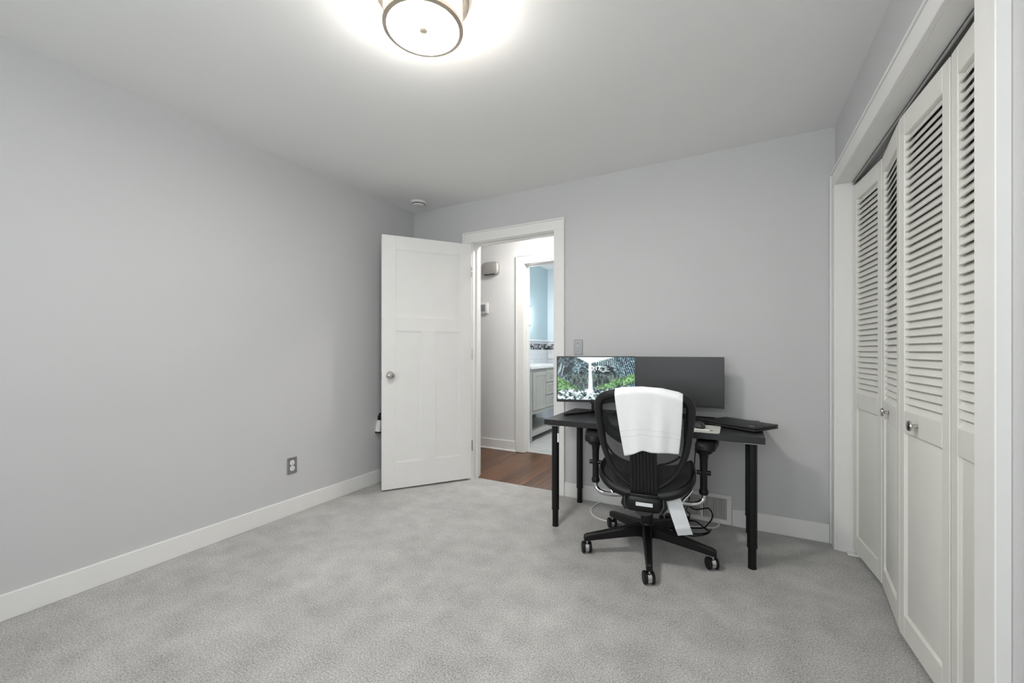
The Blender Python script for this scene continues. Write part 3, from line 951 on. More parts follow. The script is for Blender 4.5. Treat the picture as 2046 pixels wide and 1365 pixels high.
# monitor cables
def cable(name, label, pts, r, mt, cat='cable', n=10, group=None):
    o = MB().tube(bez(pts, n), r, 8).build(name, mt, None, smooth=60)
    return tag(o, label, cat, group)
def mcable(mon, pts, r):
    return MB().tube(bez(pts, 10), r, 8).build('cable', M_rubber, mon, smooth=60)
mcable(MON_L, [(-0.93, 2.825, 0.80), (-0.915, 2.85, 0.775), (-0.90, 2.875, 0.745), (-0.885, 2.94, 0.715), (-0.88, 2.99, 0.6935), (-0.80, 2.99, 0.6935)], 0.003)
mcable(MON_R, [(-0.36, 2.95, 0.76), (-0.32, 2.93, 0.725), (-0.25, 2.87, 0.705), (-0.18, 2.84, 0.694), (-0.13, 2.88, 0.694), (-0.10, 2.945, 0.694), (-0.14, 2.985, 0.694), (-0.25, 2.99, 0.694)], 0.003)

# ------------------------------------------------------------------ laptop
A, B_, C_ = Vector((0.093, 2.546)), Vector((0.208, 2.732)), Vector((-0.057, 2.905))
ctr = (A + C_) / 2
lang = math.atan2(A.y - (A + C_ - B_).y, A.x - (A + C_ - B_).x)
lw, ld_ = (B_ - C_).length, (B_ - A).length
lap = thing('laptop', 'closed black laptop jutting over the right end of the desk', 'laptop', (ctr.x, ctr.y, DKZ), lang)
M_lap = mat('laptop_shell', rgb(28, 28, 30), 0.5, var=0.06, vscale=8, bump=0.05, bscale=900)
MB().box(-lw / 2, lw / 2, -ld_ / 2, ld_ / 2, 0.004, 0.0165, 0.004, 2).build('base', M_lap, lap, False)
ldp = MB().box(-lw / 2, lw / 2, -ld_ / 2, ld_ / 2, 0.0178, 0.0275, 0.003, 2).build('lid', M_lap, lap, False)
MB().lathe([(0.5, 0.0), (0.5, 0.0004)], (lw / 2 - 0.045, -ld_ / 2 + 0.042, 0.0274), 24, Matrix.Diagonal((0.036, 0.016, 1, 1))).build('logo_badge', M_steel, ldp, False)
MB().cyl((-lw * 0.36, ld_ / 2 - 0.006, 0.017), (lw * 0.36, ld_ / 2 - 0.006, 0.017), 0.0045, n=12).build('hinge', M_black, lap, False)
for sx in (-1, 1):
    for sy in (-1, 1):
        cx_ = sx * (lw / 2 - 0.035) if not (sx > 0) else lw / 2 - 0.13
        MB().cyl((cx_, sy * (ld_ / 2 - 0.03), 0.0), (cx_, sy * (ld_ / 2 - 0.03), 0.005), 0.008, n=12).build('rubber_foot', M_rubber, lap, False)

# ------------------------------------------------------------------ mouse pad, mouse, stylus
padm = mat('pale_pad', rgb(214, 214, 208), 0.55, var=0.015, vscale=20)
bm = bmesh.new()
pad = MB()
def rrect(x0, x1, y0, y1, r, n=6):
    pts = []
    for (cx_, cy_, a0) in ((x1 - r, y1 - r, 0), (x0 + r, y1 - r, 90), (x0 + r, y0 + r, 180), (x1 - r, y0 + r, 270)):
        for k in range(n + 1):
            a = math.radians(a0 + 90 * k / n)
            pts.append((cx_ + r * math.cos(a), cy_ + r * math.sin(a)))
    return pts
bm.free()
pad.prism(rrect(-0.345, -0.074, 2.437, 2.672, 0.014), lambda p, h: (p[0], p[1], h), DKZ, DKZ + 0.0035)
tag(pad.build('mouse_pad', padm), 'flat off-white pad at the front edge of the desk', 'mouse pad')
PZ = DKZ + 0.0035
mo = thing('mouse', 'small rounded dark grey computer mouse on the off-white pad', 'mouse', (-0.182, 2.572, PZ), 0.25)
def dome(u, v, sx, sy, sz, z0):
    a = 2 * math.pi * u; b = v * math.pi / 2
    return (sx * math.cos(a) * math.cos(b) ** 0.7, sy * math.sin(a) * math.cos(b) ** 0.7, z0 + sz * math.sin(b))
MB().grid(lambda u, v: dome(u, v, 0.0315, 0.052, 0.028, 0.006), 32, 10).build('top_shell', M_blackgloss, mo, False, smooth=80)
MB().grid(lambda u, v: (0.0315 * math.cos(2 * math.pi * u) * (0.9 + 0.1 * v), 0.052 * math.sin(2 * math.pi * u) * (0.9 + 0.1 * v), 0.0005 + 0.0058 * v), 32, 2).build('base', M_black, mo, False, smooth=80)
MB().cyl((-0.004, 0.026, 0.030), (0.004, 0.026, 0.030), 0.006, n=16).build('wheel', M_rubber, mo, False)
st_a, st_b = Vector((-0.232, 2.468, PZ + 0.0048)), Vector((-0.104, 2.474, PZ + 0.0048))
sty = thing('stylus', 'white stylus pen lying on the off-white pad', 'stylus', (st_a.x, st_a.y, PZ))
dd = (st_b - st_a)
MB().tube([st_a, st_a + dd * 0.02, st_a + dd * 0.86], [0.0038, 0.0046, 0.0046], 14).build('barrel', M_white, sty)
MB().tube([st_a + dd * 0.86, st_a + dd * 0.985, st_b], [0.0046, 0.0013, 0.0005], 14).build('tip', M_steel, sty)

# ------------------------------------------------------------------ office chair
CHX, CHY, CHR = -0.437, 2.395, math.radians(6.5)
chair = thing('office_chair', 'black ergonomic mesh office chair with armrests, facing the desk', 'office chair', (CHX, CHY, 0), CHR)
M_mesh = mesh_weave_mat('chair_mesh')
M_frame = mat('chair_frame_plastic', rgb(19, 20, 21), 0.4, var=0.08, vscale=20, bump=0.06, bscale=400)
M_spine = mat('chair_spine_rubber', rgb(16, 17, 18), 0.5, var=0.06, vscale=20, bump=0.06, bscale=300)
def CP(mb, n, mt, par=None, smooth=35): return mb.build(n, mt, par or chair, False, smooth)

# five-star base
leg_ang = [math.radians(a) - CHR for a in (-77.7, -5.7, 66.3, 138.3, 210.3)]
CP(MB().lathe([(0.030, 0.086), (0.037, 0.090), (0.040, 0.110), (0.040, 0.150), (0.036, 0.166), (0.034, 0.172)], n=32), 'hub', M_black)
CP(MB().lathe([(0.033, 0.165), (0.033, 0.262), (0.028, 0.2625), (0.0255, 0.30)], n=32), 'gas_column', M_black)
for a in leg_ang:
    R = Matrix.Rotation(a, 4, 'Z')
    lm = MB()
    secs = []
    for (r, hw_, zt, zb) in ((0.025, 0.027, 0.165, 0.100), (0.08, 0.0245, 0.157, 0.102), (0.18, 0.021, 0.138, 0.092), (0.28, 0.0175, 0.120, 0.082), (0.335, 0.016, 0.111, 0.076), (0.350, 0.014, 0.105, 0.074), (0.354, 0.010, 0.099, 0.073)):
        secs.append([Vector((r, -hw_, zb)), Vector((r, hw_, zb)), Vector((r, hw_ * 0.98, zt - 0.008)), Vector((r, hw_ * 0.62, zt)), Vector((r, -hw_ * 0.62, zt)), Vector((r, -hw_ * 0.98, zt - 0.008))])
    n = 6
    vs = [R @ p for s in secs for p in s]
    fs = []
    for i in range(len(secs) - 1):
        for k in range(n):
            p = i * n + k; q = i * n + (k + 1) % n
            fs.append((p, q, q + n, p + n))
    fs.append(tuple(range(n))); fs.append(tuple((len(secs) - 1) * n + k for k in range(n)))
    lm.add(vs, fs)
    lg = CP(lm, 'base_arm', M_black, smooth=30)
    # caster: twin wheels, chrome hood, stem
    c = R @ Vector((0.337, 0, 0))
    spin = random.uniform(-0.25, 0.25)
    # wheels face the camera with their axle across the view
    axd = Vector((math.cos(math.radians(24) + spin * 0.4), math.sin(math.radians(24) + spin * 0.4), 0))
    fw = Vector((-axd.y, axd.x, 0))
    c2 = c + fw * 0.012
    cz = 0.031
    cas = CP(MB().cyl((c.x, c.y, 0.056), (c.x, c.y, 0.080), 0.0055, n=12), 'caster_stem', M_chrome, chair)
    for s in (-1, 1):
        w0 = c2 + axd * (s * 0.0105); w1 = c2 + axd * (s * 0.0265)
        CP(MB().tube([(w0.x, w0.y, cz), (w0.x + axd.x * s * 0.002, w0.y + axd.y * s * 0.002, cz), (w1.x - axd.x * s * 0.004, w1.y - axd.y * s * 0.004, cz), (w1.x, w1.y, cz)], [0.029, 0.031, 0.031, 0.026], 26), 'wheel', M_rubber, cas)
    h0 = c2 - axd * 0.0095; h1 = c2 + axd * 0.0095
    CP(MB().tube([(h0.x, h0.y, cz + 0.002), (h1.x, h1.y, cz + 0.002)], 0.0285, 26), 'hood', M_chrome, cas)

# mechanism under the seat
mh = MB().box(-0.086, 0.086, -0.235, -0.135, 0.305, 0.385, 0.020, 3)
mech = CP(mh, 'tilt_housing', M_black, smooth=50)
CP(MB().box(-0.038, 0.044, -0.2375, -0.2345, 0.340, 0.358), 'white_sticker', M_paper, mech)
for s in (-1, 1):
    CP(MB().tube([(s * 0.083, -0.215, 0.315), (s * 0.098, -0.205, 0.335), (s * 0.095, -0.20, 0.375)], [0.014, 0.018, 0.012], 12), 'housing_ear', M_black, mech)
CP(MB().tube([(0, -0.215, 0.310), (0, -0.16, 0.302), (0, -0.06, 0.298), (0, 0.04, 0.302), (0, 0.10, 0.315)], [0.045, 0.058, 0.062, 0.058, 0.03], 20, flat=(Vector((0, 0, 1)), 0.55)), 'tilt_mechanism', M_black, smooth=60)
CP(MB().box(-0.10, 0.10, -0.14, 0.14, 0.30, 0.345, 0.012, 2), 'seat_plate', M_black)

# seat: rounded frame with mesh sling
def seat_outline(a, kx=1.0, ky=1.0):
    e = 0.42
    c, s = math.cos(a), math.sin(a)
    return (0.250 * kx * math.copysign(abs(c) ** e, c), 0.02 + 0.235 * ky * math.copysign(abs(s) ** e, s))
def seat_z(x, y):
    zr = 0.452 + 0.042 * min(1, abs(x) / 0.25) ** 2.5
    yy = y - 0.02
    if yy < -0.06: zr -= 0.054 * ((-0.06 - yy) / 0.175) ** 1.4 * (1 - 0.5 * (abs(x) / 0.25) ** 2)
    if yy > 0.15: zr -= 0.03 * ((yy - 0.15) / 0.085) ** 2
    return zr
sf = MB()
NS = 72
rows = []
for (k, dz) in ((1.0, -0.008), (1.005, -0.024), (0.97, -0.040), (0.90, -0.044), (0.88, -0.02), (0.91, 0.0), (0.965, 0.005)):
    row = []
    for i in range(NS):
        a = 2 * math.pi * i / NS
        x, y = seat_outline(a, k, k)
        row.append(Vector((x, y, seat_z(*seat_outline(a)) + dz)))
    rows.append(row)
b0 = 0
for row in rows: sf.v += row
nr = len(rows)
for j in range(nr):
    for i in range(NS):
        a = j * NS + i; b = j * NS + (i + 1) % NS
        c = ((j + 1) % nr) * NS + (i + 1) % NS; d = ((j + 1) % nr) * NS + i
        sf.f.append((a, b, c, d))
CP(sf, 'seat_frame', M_black, smooth=60)
def seat_weave():
    m, nt, p = new_mat('seat_weave')
    tc = nt.nodes.new('ShaderNodeTexCoord')
    vo = nt.nodes.new('ShaderNodeTexVoronoi'); vo.inputs['Scale'].default_value = 150; vo.inputs['Randomness'].default_value = 0.35
    nt.links.new(tc.outputs['Object'], vo.inputs['Vector'])
    cr = nt.nodes.new('ShaderNodeValToRGB'); e = cr.color_ramp.elements
    e[0].position = 0.15; e[0].color = rgb(12, 12, 13); e[1].position = 0.55; e[1].color = rgb(52, 52, 55)
    nt.links.new(vo.outputs['Distance'], cr.inputs['Fac']); nt.links.new(cr.outputs[0], p.inputs['Base Color'])
    p.inputs['Roughness'].default_value = 0.7
    return m
def sling(p, q):
    # q: 0 centre .. 1 rim; the mesh sags a little and curls down at the rear
    x, y = p[0] * q, 0.02 + (p[1] - 0.02) * q
    return (x, y, seat_z(x, y) - 0.010 * (1 - q * q) - 0.003)
sm = MB()
sm.grid(lambda u, v: sling(seat_outline(2 * math.pi * u), max(0.002, v) * 0.93), 72, 16)
sme = CP(sm, 'seat_mesh', seat_weave(), smooth=80)

# back
YB = lambda z: -0.188 - 0.27 * (z - 0.40)
def bow(x): return 0.035 * (x / 0.235) ** 2
HW = [(0.425, 0.060), (0.465, 0.112), (0.525, 0.162), (0.62, 0.197), (0.73, 0.212), (0.835, 0.220), (0.868, 0.215), (0.893, 0.197), (0.909, 0.162), (0.925, 0.09), (0.931, 0.0)]
def halfw(z): return lerp_tab(HW, z)
side = [(w, z) for (z, w) in HW]
path = [(-w, z) for (w, z) in side] + [(w, z) for (w, z) in reversed(side[:-1])]
pp = bez([(x, YB(z) + bow(x), z) for (x, z) in path], 8)
rr = []
for p in pp:
    z = p.z
    rr.append(lerp_tab([(0.42, 0.0125), (0.55, 0.0145), (0.70, 0.019), (0.86, 0.0225), (0.96, 0.019)], z))
bf_ = CP(MB().tube(pp, rr, 14), 'back_frame', M_frame, smooth=60)
bk = MB()
def backpt(u, v):
    z = 0.445 + (0.912 - 0.445) * v
    w = max(0.02, halfw(z) - 0.008)
    x = (u * 2 - 1) * w
    return (x, YB(z) + bow(x) + 0.012 * (1 - (x / max(w, .01)) ** 2) - 0.004, z)
bk.grid(backpt, 30, 36)
bko = CP(bk, 'back_mesh', M_mesh, smooth=80)
for mo_ in (bko,):
    me = mo_.data
    uvl = me.uv_layers.new(name='UVMap')
    for lp in me.loops:
        co = me.vertices[lp.vertex_index].co
        uvl.data[lp.index].uv = (co.x, co.z)
# inner top band and lumbar straps seen through the mesh
def strap(pts, r, s=0.35): return MB().tube(bez(pts, 10), r, 10, flat=(Vector((0, 1, 0)), s))
CP(strap([(-0.205, YB(0.88) + 0.035, 0.868), (-0.1, YB(0.895) + 0.018, 0.893), (0, YB(0.90) + 0.016, 0.90), (0.1, YB(0.895) + 0.018, 0.893), (0.205, YB(0.88) + 0.035, 0.868)], 0.016), 'top_band', M_black, smooth=60)
CP(strap([(-0.210, YB(0.815) + 0.045, 0.812), (0, YB(0.815) + 0.03, 0.812), (0.210, YB(0.815) + 0.045, 0.812)], 0.012), 'cross_bar', M_black, smooth=60)
for s in (-1, 1):
    CP(strap([(s * 0.205, YB(0.77) + 0.055, 0.79), (s * 0.190, YB(0.72) + 0.06, 0.735), (s * 0.15, YB(0.69) + 0.055, 0.695), (s * 0.10, YB(0.66) + 0.045, 0.67), (s * 0.03, YB(0.65) + 0.035, 0.66)], 0.026), 'lumbar_pad', M_spine, smooth=60)
    CP(strap([(s * 0.196, YB(0.64) + 0.05, 0.645), (s * 0.165, YB(0.58) + 0.05, 0.590), (s * 0.12, YB(0.55) + 0.04, 0.560), (s * 0.07, YB(0.53) + 0.03, 0.545)], 0.005, 0.8), 'lumbar_wire', M_black, smooth=60)
# ribbed spine
sp = MB()
def spine_pt(u, v, back=True):
    z = 0.382 + (0.74 - 0.382) * v
    w = 0.068 - 0.006 * v
    x = (u * 2 - 1) * w
    rib = 0.0045 * abs(math.sin(u * math.pi * 8)) if back else 0.0
    y = YB(z) - 0.030 + 0.04 * max(0, (0.44 - z) / 0.06) ** 2 * 0.25
    return (x, y - rib if back else y + 0.018, z)
NU, NV = 64, 24
sp.grid(lambda u, v: spine_pt(u, v, True), NU, NV)
sp.grid(lambda u, v: spine_pt(u, v, False), NU, NV)
off = (NU + 1) * (NV + 1)
for i in range(NU):
    sp.f.append((i, i + 1, off + i + 1, off + i))
    t_ = NV * (NU + 1)
    sp.f.append((t_ + i, t_ + i + 1, off + t_ + i + 1, off + t_ + i))
for j in range(NV):
    for e in (0, NU):
        a = j * (NU + 1) + e; b = (j + 1) * (NU + 1) + e
        sp.f.append((a, b, off + b, off + a))
CP(sp, 'spine', M_spine, smooth=50)
CP(MB().box(-0.070, 0.070, -0.222, -0.185, 0.372, 0.396, 0.006, 2), 'spine_clamp', M_black)

# armrests
for s in (-1, 1):
    ax_, ay = s * 0.291, 0.030
    arm = CP(MB().tube([(ax_, ay, 0.366), (ax_, ay, 0.40), (ax_, ay, 0.47), (ax_, ay, 0.54), (ax_, ay, 0.580)], [0.0195, 0.0185, 0.0185, 0.0205, 0.026], 18, flat=(Vector((0, 1, 0)), 0.85)), 'arm_post', M_black, smooth=60)
    CP(MB().lathe([(0.020, 0.0), (0.0235, 0.006), (0.0235, 0.022), (0.019, 0.030)], (ax_, ay, 0.352), 20), 'post_collar', M_rubber, arm)
    CP(MB().cyl((ax_ - 0.035, ay, 0.470), (ax_ + 0.035, ay, 0.470), 0.0125, n=16), 'height_knob', M_black, arm)
    CP(MB().lathe([(0.030, 0.0), (0.043, 0.008), (0.046, 0.020), (0.042, 0.030)], (ax_, ay, 0.572), 28), 'pad_mount', M_black, arm)
    pdm = MB()
    pl = rrect(-0.050, 0.050, -0.085, 0.165, 0.045, 8)
    lay_ = [(0.90, 0.598), (1.0, 0.606), (1.0, 0.628), (0.93, 0.640), (0.80, 0.644)]
    n = len(pl)
    tilt = -s * 0.18
    for (k, z) in lay_:
        for (x, y) in pl:
            x2, y2 = x * k, 0.04 + (y - 0.04) * k
            pdm.v.append(Vector((ax_ + s * 0.012 + x2 * math.cos(tilt) - y2 * math.sin(tilt), ay + x2 * math.sin(tilt) + y2 * math.cos(tilt), z)))
    for j in range(len(lay_) - 1):
        for i in range(n):
            a = j * n + i; b = j * n + (i + 1) % n
            pdm.f.append((a, b, b + n, a + n))
    pdm.f.append(tuple(reversed(range(n)))); pdm.f.append(tuple((len(lay_) - 1) * n + i for i in range(n)))
    CP(pdm, 'arm_pad', M_rubber, arm, smooth=50)
    CP(MB().tube(bez([(ax_, ay, 0.368), (ax_, ay, 0.345), (ax_ - s * 0.006, ay - 0.004, 0.322), (ax_ - s * 0.028, ay - 0.012, 0.304), (ax_ - s * 0.065, ay - 0.02, 0.298), (ax_ - s * 0.12, ay - 0.035, 0.305), (ax_ - s * 0.19, ay - 0.06, 0.322)], 8), 0.0135, 14), 'arm_tube', M_chrome, arm, smooth=60)
    CP(MB().tube([(ax_ - s * 0.055, ay - 0.015, 0.372), (ax_ - s * 0.075, ay - 0.02, 0.345), (ax_ - s * 0.105, ay - 0.03, 0.312)], [0.006, 0.008, 0.010], 10), 'arm_brace', M_chrome, arm, smooth=60)
# white tag hanging under the seat
T0, T1 = Vector((0.098, -0.180, 0.389)), Vector((0.168, -0.160, 0.398))
tgm = MB()
wt = Vector((0.064, -0.012, -0.188))
def tagpt(u, v):
    return T0 + (T1 - T0) * u + wt * v + Vector((0.0, -0.012 * math.sin(v * 2.6) + 0.004 * math.sin(v * 14) * (v > 0.75), 0))
tgm.grid(tagpt, 6, 24)
tgo = CP(tgm, 'hanging_tag', M_paper, smooth=60)
tag(tgo, 'long white paper tag hanging from the seat')

# ------------------------------------------------------------------ towel over the chair back
def towel_mat():
    m, nt, p = new_mat('white_terry')
    tc = nt.nodes.new('ShaderNodeTexCoord')
    n = nt.nodes.new('ShaderNodeTexNoise'); n.inputs['Scale'].default_value = 420; n.inputs['Detail'].default_value = 2
    nt.links.new(tc.outputs['Object'], n.inputs['Vector'])
    cr = nt.nodes.new('ShaderNodeValToRGB'); e = cr.color_ramp.elements
    e[0].position = 0.25; e[0].color = rgb(234, 234, 237); e[1].position = 0.7; e[1].color = rgb(250, 250, 251)
    nt.links.new(n.outputs['Fac'], cr.inputs['Fac']); nt.links.new(cr.outputs[0], p.inputs['Base Color'])
    b = nt.nodes.new('ShaderNodeBump'); b.inputs['Strength'].default_value = 0.35; b.inputs['Distance'].default_value = 0.0015
    nt.links.new(n.outputs['Fac'], b.inputs['Height']); nt.links.new(b.outputs[0], p.inputs['Normal'])
    p.inputs['Roughness'].default_value = 0.95; p.inputs['Sheen Weight'].default_value = 0.3
    p.inputs['Specular IOR Level'].default_value = 0.15
    return m
M_towel = towel_mat()
tw = MB()
RT = 0.026
def top_z(x):
    ax = abs(x)
    return lerp_tab([(0.0, 0.931), (0.09, 0.925), (0.162, 0.909), (0.197, 0.893), (0.22, 0.868)], ax)
LB, LF = 0.320, 0.300      # hang behind and in front
def towel_pt(u, v, off=0.0):
    # v: 0 = bottom hem behind, 1 = bottom hem in front
    arc = math.pi * RT
    tot = LB + arc + LF
    s = v * tot
    if s <= LB:
        d = LB - s; t = 0.0           # distance below the roll, behind
        k = d / LB
    elif s <= LB + arc:
        d = 0.0; t = (s - LB) / arc * math.pi; k = 0
    else:
        d = s - LB - arc; t = math.pi; k = d / LF
    wl = -0.128 + 0.040 * k ** 1.2; wr_ = 0.183 - 0.008 * k - 0.010 * k * k
    if t == math.pi: wl += 0.02; wr_ += 0.004 + 0.014 * k
    x = wl + (wr_ - wl) * u
    zt_ = top_z(x)
    rt = RT + off
    yb = YB(zt_) + bow(x)
    zc = zt_ - 0.004
    fold = math.sin(u * 9.5 + 0.6) * 0.55 + math.sin(u * 17.0 + 2.1 + k) * 0.30 + math.sin(u * 28 + 1.0) * 0.12
    if t == 0.0:
        zz = zc - d + 0.046 * u * k * k
        zz += 0.016 * k * k * math.exp(-((u - 0.33) / 0.13) ** 2)
        y = YB(max(zz, 0.4)) + bow(x) * 0.5 - rt - 0.012 * k - 0.010 * fold * min(1, k * 1.6) - 0.022 * k * math.exp(-((x - 0.0) / 0.075) ** 2)
        return (x, y, zz)
    if t < math.pi:
        return (x, yb - math.cos(t) * rt, zc + math.sin(t) * rt)
    zz = zc - d
    return (x, YB(max(zz, 0.45)) + bow(x) + rt + 0.006 + 0.008 * fold * k, zz)
tw.grid(lambda u, v: towel_pt(u, v), 60, 90)
two = tw.build('towel', M_towel, None, smooth=80)
# place in the chair's frame, top-level
two.data.transform(WM[chair])
sol = two.modifiers.new('thickness', 'SOLIDIFY'); sol.thickness = 0.006; sol.offset = 0.0
tag(two, 'white terry towel draped over the office chair backrest', 'towel')
wv = MB()
def weave_band(v0, v1):
    wv.grid(lambda u, v: (lambda p: (p[0], p[1] - 0.0036, p[2]))(towel_pt(0.004 + u * 0.992, v0 + (v1 - v0) * v)), 60, 3)
weave_band(0.138, 0.142); weave_band(0.182, 0.185)
wb_ = wv.build('woven_band', M_paper, None, smooth=80)
wb_.data.transform(WM[chair])
wb_.parent = two

# ------------------------------------------------------------------ clutter under the desk
ps = thing('power_strip', 'black power strip with plugs on the carpet under the chair', 'power strip', (-0.40, 2.800, 0), 0.05)
MB().box(-0.135, 0.135, -0.028, 0.028, 0.0, 0.036, 0.006, 2).build('body', M_black, ps, False)
for x in (-0.02, 0.035, 0.085):
    pl = MB().box(x - 0.014, x + 0.014, -0.014, 0.014, 0.036, 0.066, 0.005, 2)
    pl.cyl((x, 0, 0.062), (x, 0.004, 0.080), 0.006, 0.004, 10)
    pl.build('plug', M_rubber, ps, False)
ad = thing('power_adapter', 'black power brick among the cables below the desk', 'power adapter', (-0.340, 2.932, 0), 0.05)
MB().box(-0.075, 0.075, -0.032, 0.032, 0.0, 0.034, 0.006, 2).build('body', M_black, ad, False)
MB().cyl((0.073, 0, 0.017), (0.095, 0, 0.017), 0.006, 0.004, 10).build('strain_relief', M_rubber, ad, False)
r = 0.0042
cable('black_cable', 'black cable looping up in front of the white air register', [(-0.31, 2.84, 0.10), PY(1370, 1010, 2.93), PY(1388, 1018, 2.94), PY(1403, 1017, 2.945), PY(1415, 1016, 2.945), PY(1422, 1024, 2.94), PY(1422.5, 1036, 2.93), PY(1416, 1046, 2.90), (-0.175, 2.850, 0.020), (-0.215, 2.815, 0.022), (-0.262, 2.808, 0.018)], r, M_rubber)
cable('black_cable', 'black cable flat on the carpet with a pointed bend near the power brick', [G(1380, 1040, 0.03), G(1390, 1042, 0.022), G(1400, 1049, 0.019), G(1411, 1058, 0.006), G(1417, 1062, 0.006), G(1408, 1066, 0.006), G(1390, 1067, 0.006), G(1372, 1064, 0.014), G(1350, 1060, 0.006)], r, M_rubber)
cable('black_cable', 'thin black cable sagging in a small curl on the carpet below the white tag', [G(1421, 1058, 0.004), G(1415, 1066, 0.004), G(1402, 1070, 0.004), G(1391, 1071, 0.004), G(1381, 1071, 0.004), G(1374, 1068, 0.004), G(1368, 1061, 0.004), G(1362, 1055, 0.004)], 0.003, M_rubber)
cable('black_cable', 'black cable hanging down in front of the register from the desk', [(-0.21, 2.99, 0.640), (-0.235, 2.985, 0.45), (-0.245, 2.975, 0.28), PY(1374, 1008, 2.96), PY(1372, 1020, 2.95), PY(1378, 1029, 2.93), (-0.27, 2.86, 0.035)], 0.0034, M_rubber)
cable('white_cable', 'white cable looping across the carpet under the desk', [PY(1262, 1000, 2.99), G(1238, 1001, 0.006), G(1214, 1001.5, 0.006), G(1194, 1006, 0.006), G(1182, 1016, 0.006), G(1182, 1025, 0.006), G(1191, 1034, 0.006), G(1210, 1041, 0.006), G(1236, 1044, 0.006), G(1280, 1046, 0.006), (-0.40, 2.868, 0.006), (-0.26, 2.868, 0.006), G(1405, 1052, 0.006), G(1422, 1055, 0.006), G(1434, 1052, 0.006), PY(1436, 1046, 2.985), PY(1426, 1040, 2.985), PY(1408, 1033.5, 2.985)], 0.0045, M_white)

# ------------------------------------------------------------------ wall hung object behind the door
hx = LX
hv = thing('hanging_appliance', 'white and black appliance hung on the wall behind the open door', 'appliance', (LX, 2.592, 0.43))
MB().box(0.0, 0.055, -0.055, 0.055, 0.0, 0.012, 0.003).build('base_edge', M_black, hv, False)
bd = MB()
for (z, w, d) in ((0.012, 0.050, 0.050), (0.06, 0.040, 0.046), (0.105, 0.028, 0.040)):
    bd.v += [Vector((0.002, -w, z)), Vector((d, -w, z)), Vector((d, w, z)), Vector((0.002, w, z))]
for j in range(2):
    for i in range(4):
        a = j * 4 + i; b = j * 4 + (i + 1) % 4
        bd.f.append((a, b, b + 4, a + 4))
bd.f += [(3, 2, 1, 0), (8, 9, 10, 11)]
bd.build('body', M_white, hv, False)
MB().box(0.004, 0.042, -0.030, 0.026, 0.105, 0.130, 0.006, 2).build('collar', M_black, hv, False)
MB().tube([(0.022, -0.02, 0.128), (0.022, -0.034, 0.140), (0.022, -0.012, 0.150)], [0.010, 0.008, 0.006], 10).build('trigger', M_black, hv, False)
MB().lathe([(0.010, 0.0), (0.012, 0.006), (0.008, 0.014)], (0.022, -0.014, 0.152), 14).build('cap', M_black, hv, False)

# ------------------------------------------------------------------ hall things
ch = thing('door_chime', 'rounded silver door chime box high on the hall wall', 'door chime', (-2.487, HY, 2.075))
M_silver = mat('silver_plastic', rgb(176, 175, 172), 0.35, 0.35, var=0.02, vscale=10)
bm_ = MB()
pl = []
for k in range(40):
    a = 2 * math.pi * k / 40
    c, s_ = math.cos(a), math.sin(a)
    pl.append((0.112 * math.copysign(abs(c) ** 0.45, c), 0.078 * math.copysign(abs(s_) ** 0.5, s_)))
lv = [(1.0, 0.0), (1.0, -0.030), (0.96, -0.042), (0.85, -0.050), (0.5, -0.055), (0.02, -0.056)]
for (k, y) in lv: bm_.v += [Vector((p[0] * k, y, p[1] * k)) for p in pl]
for j in range(len(lv) - 1):
    for i in range(40):
        a = j * 40 + i; b = j * 40 + (i + 1) % 40
        bm_.f.append((a, b, b + 40, a + 40))
bm_.f.append(tuple(range(40))); bm_.f.append(tuple((len(lv) - 1) * 40 + i for i in range(40)))
bm_.build('cover', M_silver, ch, False, smooth=60)
MB().box(-0.07, 0.07, -0.052, -0.02, -0.074, -0.064, 0.003).build('speaker_slot', M_dark, ch, False)
th = thing('thermostat', 'white wall thermostat with a grey display in the hall', 'thermostat', (-2.602, HY, 1.624))
MB().box(-0.078, 0.078, -0.026, 0, -0.062, 0.062, 0.005, 2).build('case', M_white, th, False)
MB().box(-0.062, 0.048, -0.0275, -0.025, -0.038, 0.042, 0.001).build('display', mat('lcd_grey', rgb(134, 142, 148), 0.3, var=0.08, vscale=60), th, False)
for k in range(3):
    MB().box(-0.05 + 0.04 * k, -0.03 + 0.04 * k, -0.0275, -0.025, -0.055, -0.047, 0.001).build('button', M_steel, th, False)

def round_lamp(name, label, x, y, z, r, strength, col):
    t = thing(name, label, 'ceiling light', (x, y, z))
    MB().lathe([(r * 1.04, 0.0), (r * 1.04, -0.02), (r, -0.024)], n=36).build('canopy', M_nickel, t, False)
    MB().lathe([(r * 0.97, -0.022), (r * 0.93, -0.05), (r * 0.75, -0.078), (r * 0.4, -0.093), (0.001, -0.097)], n=36).build('bowl', emit_mat(name + '_glow', col, strength), t, False)
    return t
round_lamp('hall_light', 'round glass ceiling light in the hall', -1.55, 3.62, CZ, 0.13, HALL_LAMP, (1, 0.96, 0.90, 1))
round_lamp('bathroom_fill_light', 'unseen round ceiling light added to brighten the bathroom', -1.25, 5.1, bathz, 0.14, BATH_FILL, (0.95, 0.98, 1.0, 1))  # added lamp out of view, brightens the bathroom

